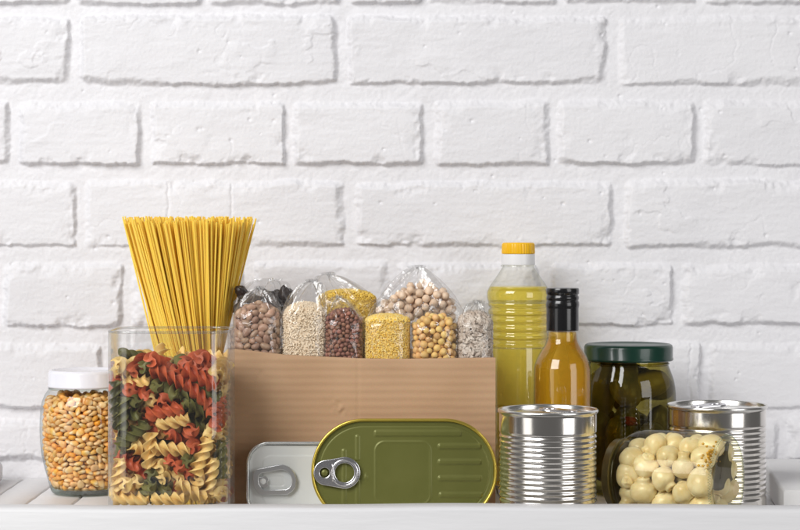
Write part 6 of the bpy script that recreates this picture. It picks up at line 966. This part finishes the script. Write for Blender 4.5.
tin_can('ribbed silver tin can at the far right behind the mushroom jar', X(717, 2.025), 2.025, .0516, H2, .018, H2 - .020, 14, math.radians(20))

# ------------------------------------------------------------------ sunflower oil bottle
OD = 2.248
oil = thing('oil_bottle', 'clear ribbed plastic bottle of pale yellow oil with yellow and white cap', 'bottle', (X(518.3, OD), OD, .0006))
def oz(y): return Z(y, OD)
def orr(w): return w / 2 / F * OD
pts = [(30, 520.0), (56, 518), (59, 512), (59, 480)]
body = [(orr(50), .0004), (orr(57), .003), (orr(59.5), .010), (orr(59.5), oz(412)), (orr(58), oz(409)), (orr(59.5), oz(406)), (orr(59.5), oz(352)), (orr(58.6), oz(348))]
y = 346.0
while y > 305:
    body += [(orr(60.5), oz(y)), (orr(60.8), oz(y - 2.5)), (orr(58.2), oz(y - 4.9)), (orr(57.6), oz(y - 6.4))]; y -= 8.0
body += [(orr(58.5), oz(304)), (orr(62), oz(300)), (orr(63), oz(296)), (orr(62.4), oz(292)), (orr(58), oz(287.5)), (orr(50), oz(281.5)), (orr(41), oz(275)), (orr(34), oz(269.5)), (orr(31), oz(267)), (orr(30), oz(262))]
bp_ = smooth_prof(body, .0010)
lathe('body', bp_, M['pet'], oil, 96, True, False, 60)
lev = oz(287.0)
inn = [(max(r - .0007, .001), z + (.0008 if z < .004 else 0)) for r, z in bp_ if z < lev]
lathe('oil', inn + [(inn[-1][0], lev), (.0005, lev)], M['oil'], oil, 96, True, True, 60)
lathe('neck_ring', [(orr(29), oz(267.4)), (orr(35), oz(267)), (orr(35), oz(265.6)), (orr(29), oz(265.2))], M['pet'], oil, 64, False, False)
lathe('cap_collar', [(orr(30), oz(265.4)), (orr(33.4), oz(265.2)), (orr(33.6), oz(264.4)), (orr(33.2), oz(254.6)), (orr(30), oz(254.3))], M['whitecap'], oil, 72, True, True, 45)
vs, fs = [], []
n = 144
cs = [(orr(33.0), oz(254.2), 1), (orr(33.4), oz(253.4), 1), (orr(33.0), oz(246), 1), (orr(32.2), oz(244.2), .6), (orr(30), oz(243.2), 0), (orr(.4), oz(243.0), 0)]
for r, z, g in cs:
    for k in range(n):
        t = 2 * PI * k / n; rr_ = r - (.00055 * g if k % 4 in (0,) else 0); vs.append((rr_ * math.cos(t), rr_ * math.sin(t), z))
for i in range(len(cs) - 1):
    for k in range(n):
        a, b = i * n + k, i * n + (k + 1) % n; fs.append((a, b, b + n, a + n))
fs.append(tuple(range(n))[::-1]); fs.append(tuple((len(cs) - 1) * n + k for k in range(n)))
me = mesh('cap', vs, fs); autosmooth(me, 25); link('cap', me, M['yellowcap'], oil)

# ------------------------------------------------------------------ amber bottle
VD = 2.08
vin = thing('glass_bottle', 'small glass bottle of amber liquid with tall black screw cap', 'bottle', (X(562.5, VD), VD, .0006))
def vz(y): return Z(y, VD)
def vr(w): return w / 2 / F * VD
vb = smooth_prof([(vr(50), .0004), (vr(55), .0025), (vr(57), .007), (vr(57.4), .03), (vr(57.4), vz(400)), (vr(57), vz(372)), (vr(55.6), vz(366)), (vr(51.5), vz(359.5)), (vr(44), vz(352.5)), (vr(36.5), vz(346.5)), (vr(31.6), vz(341)), (vr(30), vz(335)), (vr(29.4), vz(326)), (vr(29), vz(318))], .001)
lathe('body', vb, M['glass'], vin, 96, True, True, 60)
inn = [(max(r - .0012, .001), z + (.003 if z < .004 else .0)) for r, z in vb if z < vz(332)]
lathe('liquid', inn + [(.0005, vz(332))], M['vinegar'], vin, 96, True, True, 60)
lathe('cap', [(vr(31), vz(331.0)), (vr(32.4), vz(330.6)), (vr(32.6), vz(329.6)), (vr(32.4), vz(309)), (vr(32.4), vz(308.6)), (vr(33), vz(307.5)), (vr(33.6), vz(305)), (vr(33.2), vz(302.6)), (vr(32), vz(301.4)), (vr(31.6), vz(300.6)), (vr(33), vz(299.6)), (vr(33), vz(297.2)), (vr(31.4), vz(296.2)), (vr(31.4), vz(295)), (vr(33.2), vz(294)), (vr(33.4), vz(290.4)), (vr(32.6), vz(288.8)), (vr(30.5), vz(288.3)), (vr(1), vz(288.3))], M['blackcap'], vin, 72, True, True, 50)

# ------------------------------------------------------------------ pickle jar
PD = 2.20
PX = X(628.5, PD)
pk = thing('pickle_jar', 'dark jar of pickled cucumbers with green metal lid', 'jar', (PX, PD, .0006))
def pz(y): return Z(y, PD)
def pr(w): return w / 2 / F * PD
pbody = smooth_prof([(.030, .0010), (.044, .0012), (.0510, .006), (.0535, .018), (.0535, .05), (.0532, pz(405)), (.0528, pz(392)), (.0510, pz(381)), (.0472, pz(371)), (.0448, pz(365.5)), (.0442, pz(362)), (.0442, pz(354))], .0012)
lathe('body', pbody, M['picklegl'], pk, 96, True, False, 60)
lathe('neck_ring', smooth_prof([(.0443, pz(365.2)), (.0460, pz(363.6)), (.0443, pz(362))], .0005), M['picklegl'], pk, 96, False, False)
lathe('lid', [(.0455, pz(360.4)), (.0494, pz(360.6)), (.0503, pz(359.8)), (.0503, pz(358.2)), (.0497, pz(357.4)), (.0498, pz(347.5)), (.0488, pz(345.2)), (.0470, pz(344.2)), (.0450, pz(344.3)), (.0432, pz(345.4)), (.0002, pz(345.2))], M['greenlid'], pk, 96, True, True, 50)
def cucumber(ln, r, sd):
    rn = random.Random(sd); vs, fs = [], []; n, m = 18, 22; b = rn.uniform(-.004, .004)
    for i in range(m + 1):
        t = i / m; z = (t - .5) * ln
        rad = r * (max(1 - abs(2 * t - 1) ** 3.2, 0.0004)) ** .5
        for k in range(n):
            a = 2 * PI * k / n; q = rad * (1 + .03 * math.sin(3 * a + sd) + .035 * math.sin(7 * a + z * 500 + sd) * math.sin(z * 380 + a))
            vs.append((q * math.cos(a) + b * math.sin(PI * t), q * math.sin(a), z))
    for i in range(m):
        for k in range(n):
            a, c = i * n + k, i * n + (k + 1) % n; fs.append((a, c, c + n, a + n))
    return vs, fs
cuc = [mk('pickle', cucumber(l, r, i), M['pickle']) for i, (l, r) in enumerate(((.085, .0165), (.075, .0150), (.068, .0175)))]
# x, y offset from the jar axis, height, tilt
for i, (dx, dy, z, ty, tx_) in enumerate(((-.033, -.008, .055, .06, .05), (-.012, -.031, .052, -.08, -.02), (.022, -.027, .048, .10, .0), (.034, .002, .056, -.06, .05), (-.024, .027, .055, .1, .0), (.012, .031, .054, -.1, .0), (.0, .0, .058, .05, .1), (-.030, -.012, .122, .2, .1), (-.004, -.024, .128, .1, .6), (.018, .018, .125, 1.2, .3), (-.012, .020, .122, .3, -.3))):
    o = link('pickle', cuc[i % 3], None, None, (PX + dx, PD + dy, z), (tx_, ty, random.uniform(0, 6)))
    tag(o, 'dark olive pickled cucumber standing in the green lidded jar', 'pickle', 'dark pickles in the green lidded jar')
o = link('pickle', mk('pickle', cucumber(.058, .0155, 8), M['pickle_light']), None, None, (PX + .016, PD - .022, .1200), (.2, math.radians(72), .35))
tag(o, 'yellow green pickle lying across the top right of the green lidded jar', 'pickle')
o = link('pepper_piece', mk('pepper_piece', lump(9), M['pepper']), None, None, (X(631, 2.16), PD - .044, Z(421, 2.16)), (.3, .4, 1)); o.scale = (.8, .8, .7)
tag(o, 'small red pepper piece among the dark pickles', 'pepper')

# ------------------------------------------------------------------ mushroom jar on its side
AX = Vector((-.855, .519, 0)).normalized()                    # from the base towards the lid
MB = Vector((.3225, 1.911, .0485))
mj = thing('mushroom_jar', 'glass jar of pale pickled mushrooms lying on its side', 'jar', MB)
mj.rotation_mode = 'QUATERNION'; mj.rotation_quaternion = AX.to_track_quat('Z', 'Y')
R_ = .0472
mprof = smooth_prof([(.0375, .0006), (.0435, .0010), (.0462, .0040), (R_, .009), (R_, .03), (R_, .080), (.0466, .090), (.0445, .0985), (.0405, .1050), (.0350, .1085), (.0325, .1105), (.0322, .118)], .0012)
lathe('body', mprof, M['mushgl'], mj, 96, False, False, 60)
lathe('base', smooth_prof([(.0002, .0052), (.030, .0046), (.0350, .0030), (.0375, .0006)], .002), M['mushgl'], mj, 96, False, False, 60)
J = Join(); dv, df = dome_data(.0006, .0006, .0006, 6, 4)
for k in range(110):
    a = 2 * PI * k / 110
    for rr_, zz in ((.0447, .0019), (.0459, .0031)): J.add(dv, df, Matrix.Translation((rr_ * math.cos(a + (.028 if rr_ > .045 else 0)), rr_ * math.sin(a + (.028 if rr_ > .045 else 0)), zz)))
link('stipple_ring', J.mesh('stipple_ring'), M['glassrim'], mj)
lathe('thread', smooth_prof([(.0325, .1106), (.0338, .1116), (.0325, .1126)], .0005), M['glassrim'], mj, 96, False, False)
lathe('lid', [(.0330, .1132), (.0352, .1132), (.0360, .1138), (.0360, .1148), (.0354, .1154), (.0354, .1205), (.0345, .1216), (.0330, .1220), (.0001, .1214)], M['darklid'], mj, 96, True, True, 50)

def mushroom(kind):
    if kind == 0: pr_ = [(.0001, .0108), (.004, .0105), (.008, .0088), (.0108, .0052), (.0117, .0008), (.0110, -.0034), (.0086, -.0056), (.0064, -.0066), (.0058, -.0078), (.0056, -.0092), (.0048, -.0102), (.0001, -.0106)]
    elif kind == 1: pr_ = [(.0001, .0120), (.0045, .0114), (.0090, .0085), (.0118, .0035), (.0122, -.0010), (.0112, -.0054), (.0080, -.0086), (.0058, -.0092), (.0054, -.0100), (.0044, -.0104), (.0001, -.0104)]
    else: pr_ = [(.0001, .0100), (.0050, .0094), (.0088, .0068), (.0106, .0022), (.0106, -.0020), (.0092, -.0050), (.0066, -.0066), (.0052, -.0090), (.0058, -.0122), (.0050, -.0136), (.0001, -.0140)]
    sp_ = smooth_prof(pr_, .0014)
    v, f = lathe_data(sp_, 24, True, True)
    ph = kind * 2.1; out = []
    for x, y, z in v:
        a = math.atan2(y, x); r = 1 + .045 * math.sin(2 * a + ph) + .03 * math.sin(3 * a + z * 120 + ph)
        out.append((x * r + .0009 * math.sin(z * 150 + ph), y * r, z + .0006 * math.sin(2 * a)))
    return out, [q[::-1] for q in f]
mm = [mk('mushroom', mushroom(k), M['mushroom']) for k in range(3)]
mq = mj.rotation_quaternion
def mjpt(v): return MB + mq @ Vector(v)
TB = Vector((.519, .855, 0)).normalized(); UP = Vector((0, 0, 1)); rb = random.Random(8)
shrooms = []
for var, p, q in decode(PACK['mush']):
    if p.z < .105: shrooms.append([Vector((p.x, p.y, p.z * .93 + .004)), var, q])
for i_, (a_, b_, h_) in enumerate(((.027, .017, .017), (.033, -.006, .018), (.024, -.028, .017), (-.021, .014, .091), (-.022, -.012, .092), (-.006, .026, .090), (-.032, .000, .080), (.010, .026, .088), (.034, .006, .040), (-.030, .010, .050))):
    q = Quaternion([rb.gauss(0, 1) for _ in range(4)]); q.normalize()
    shrooms.append([mq.inverted() @ (AX * h_ + TB * a_ + UP * b_), i_ % 3, q])
RS = .0127
for it in range(160):                                         # settle: push overlapping ones apart, keep them inside the glass
    for a_ in range(len(shrooms)):
        for b_ in range(a_):
            d_ = shrooms[a_][0] - shrooms[b_][0]; l_ = d_.length or 1e-6
            if l_ < 2 * RS:
                m_ = d_ * ((2 * RS - l_) / l_ * .5); shrooms[a_][0] += m_; shrooms[b_][0] -= m_
    for t_ in shrooms:
        p = t_[0]; p.z = min(max(p.z, .0175), .0960)
        lim = .0452 - RS - max(0, p.z - .084) * .55
        r_ = math.hypot(p.x, p.y)
        if r_ > lim: p.x *= lim / r_; p.y *= lim / r_
for p, var, q in shrooms:
    o = link('mushroom', mm[var], None); o.rotation_mode = 'QUATERNION'; o.rotation_quaternion = mq @ q
    g_ = rb.uniform(1.05, 1.15); o.location = mjpt(p); o.scale = (g_, g_ * rb.uniform(.94, 1.0), g_ * rb.uniform(1.0, 1.12))
    tag(o, 'pale yellow pickled button mushroom in the jar lying on its side', 'mushroom', 'mushrooms in the jar on its side')
# bay leaf and mustard seeds pressed against the base end
def to_local(px, py, d): return Vector((X(px, d), d, Z(py, d)))
def on_base(px, py, h):
    """point of the plane h above the jar's base that the photo shows at px, py"""
    o_ = Vector((0, 0, CH)); r_ = Vector(((px - 400) / F, 1, -(py - HY) / F)); nn_ = mq @ Vector((0, 0, 1))
    return o_ + r_ * ((MB + nn_ * h - o_).dot(nn_) / r_.dot(nn_))
half = [(727, 441.5), (722.5, 449), (718, 457), (714.5, 468), (712.5, 479), (711, 488), (715, 490)]
spine = [(727.6, 442), (725.5, 450), (722.5, 459), (720.5, 469), (719, 479), (718.5, 486), (718, 490.5)]
other = [(728.2, 442.5), (729.5, 451), (730.5, 460), (732.5, 469), (736.5, 477), (730, 482.5), (721, 489.5)]
vs, fs = [], []
for a, b, c in zip(half, spine, other):
    for t in range(9):
        w_ = t / 4.0
        p = (a[0] * (1 - w_) + b[0] * w_, a[1] * (1 - w_) + b[1] * w_) if t <= 4 else (b[0] * (2 - w_) + c[0] * (w_ - 1), b[1] * (2 - w_) + c[1] * (w_ - 1))
        vs.append(on_base(*p, .0060 + .0024 * abs(w_ - 1) + .0004 * math.sin(p[1] * .6)))
for r_ in range(6):
    for t in range(8):
        q = r_ * 9 + t; fs.append((q, q + 1, q + 10, q + 9))
c0 = sum(vs, Vector()) / len(vs)
me = mesh('bay_leaf', [p - c0 for p in vs], fs); me.materials.append(M['leaf'])
o = link('bay_leaf', me, None, None, c0); so = o.modifiers.new('thick', 'SOLIDIFY'); so.thickness = .0007
tag(o, 'dark green bay leaf pressed inside the glass of the mushroom jar', 'bay leaf')
sv = mk('mustard_seed', dome_data(.00135, .00135, .0012, 10, 7), M['mustard'])
rm = random.Random(6)
for k in range(42):
    q_ = on_base(rm.gauss(711, 5.5), rm.gauss(456, 5.5), rm.uniform(.0058, .0074))
    o = link('mustard_seed', sv, None, None, q_)
    tag(o, 'tiny orange yellow mustard seed beside the bay leaf in the mushroom jar', 'mustard seed', 'mustard seeds in the mushroom jar')

# ------------------------------------------------------------------ camera, light, render
cam = bpy.data.cameras.new('camera'); co = bpy.data.objects.new('camera', cam); COL.objects.link(co)
co.location = (0, 0, CH); co.rotation_euler = (PI / 2, 0, 0)
cam.sensor_width = 36; cam.lens = 36 * F / 800; cam.shift_y = -(265 - HY) / 800; cam.clip_start = .05; cam.clip_end = 60
S.camera = co

def area(name, loc, aim, sx, sy, power, col=(1, 1, 1)):
    l = bpy.data.lights.new(name, 'AREA'); l.shape = 'RECTANGLE'; l.size = sx; l.size_y = sy; l.energy = power; l.color = col
    o = bpy.data.objects.new(name, l); COL.objects.link(o); o.location = loc
    o.rotation_euler = (Vector(aim) - Vector(loc)).to_track_quat('-Z', 'Y').to_euler(); return o
area('softbox_key', (-1.45, .12, 1.65), (.1, 2.2, .2), 1.6, 1.5, 77, (1, .993, .988))
area('softbox_fill', (1.5, .6, .5), (.1, 2.2, .15), .9, 1.3, 12.5, (1, .99, .985))
area('reflector', (-1.15, .95, .28), (.1, 1.95, .12), .6, 1.1, 3.0, (1, .98, .95))

w = bpy.data.worlds.new('World'); S.world = w; w.use_nodes = True
bg = w.node_tree.nodes['Background']; bg.inputs[0].default_value = (1, .98, .965, 1); bg.inputs[1].default_value = .12
S.view_settings.view_transform = 'Standard'; S.view_settings.look = 'None'; S.view_settings.exposure = 0; S.view_settings.gamma = 1
S.render.engine = 'CYCLES'
cy = S.cycles
cy.max_bounces = 20; cy.transparent_max_bounces = 48; cy.transmission_bounces = 14; cy.glossy_bounces = 6; cy.diffuse_bounces = 4
cy.caustics_reflective = True; cy.caustics_refractive = True; cy.blur_glossy = .5; cy.sample_clamp_indirect = 6
cy.use_denoising = True
try:
    cy.denoiser = 'OPENIMAGEDENOISE'; cy.denoising_input_passes = 'RGB_ALBEDO_NORMAL'
except Exception: pass
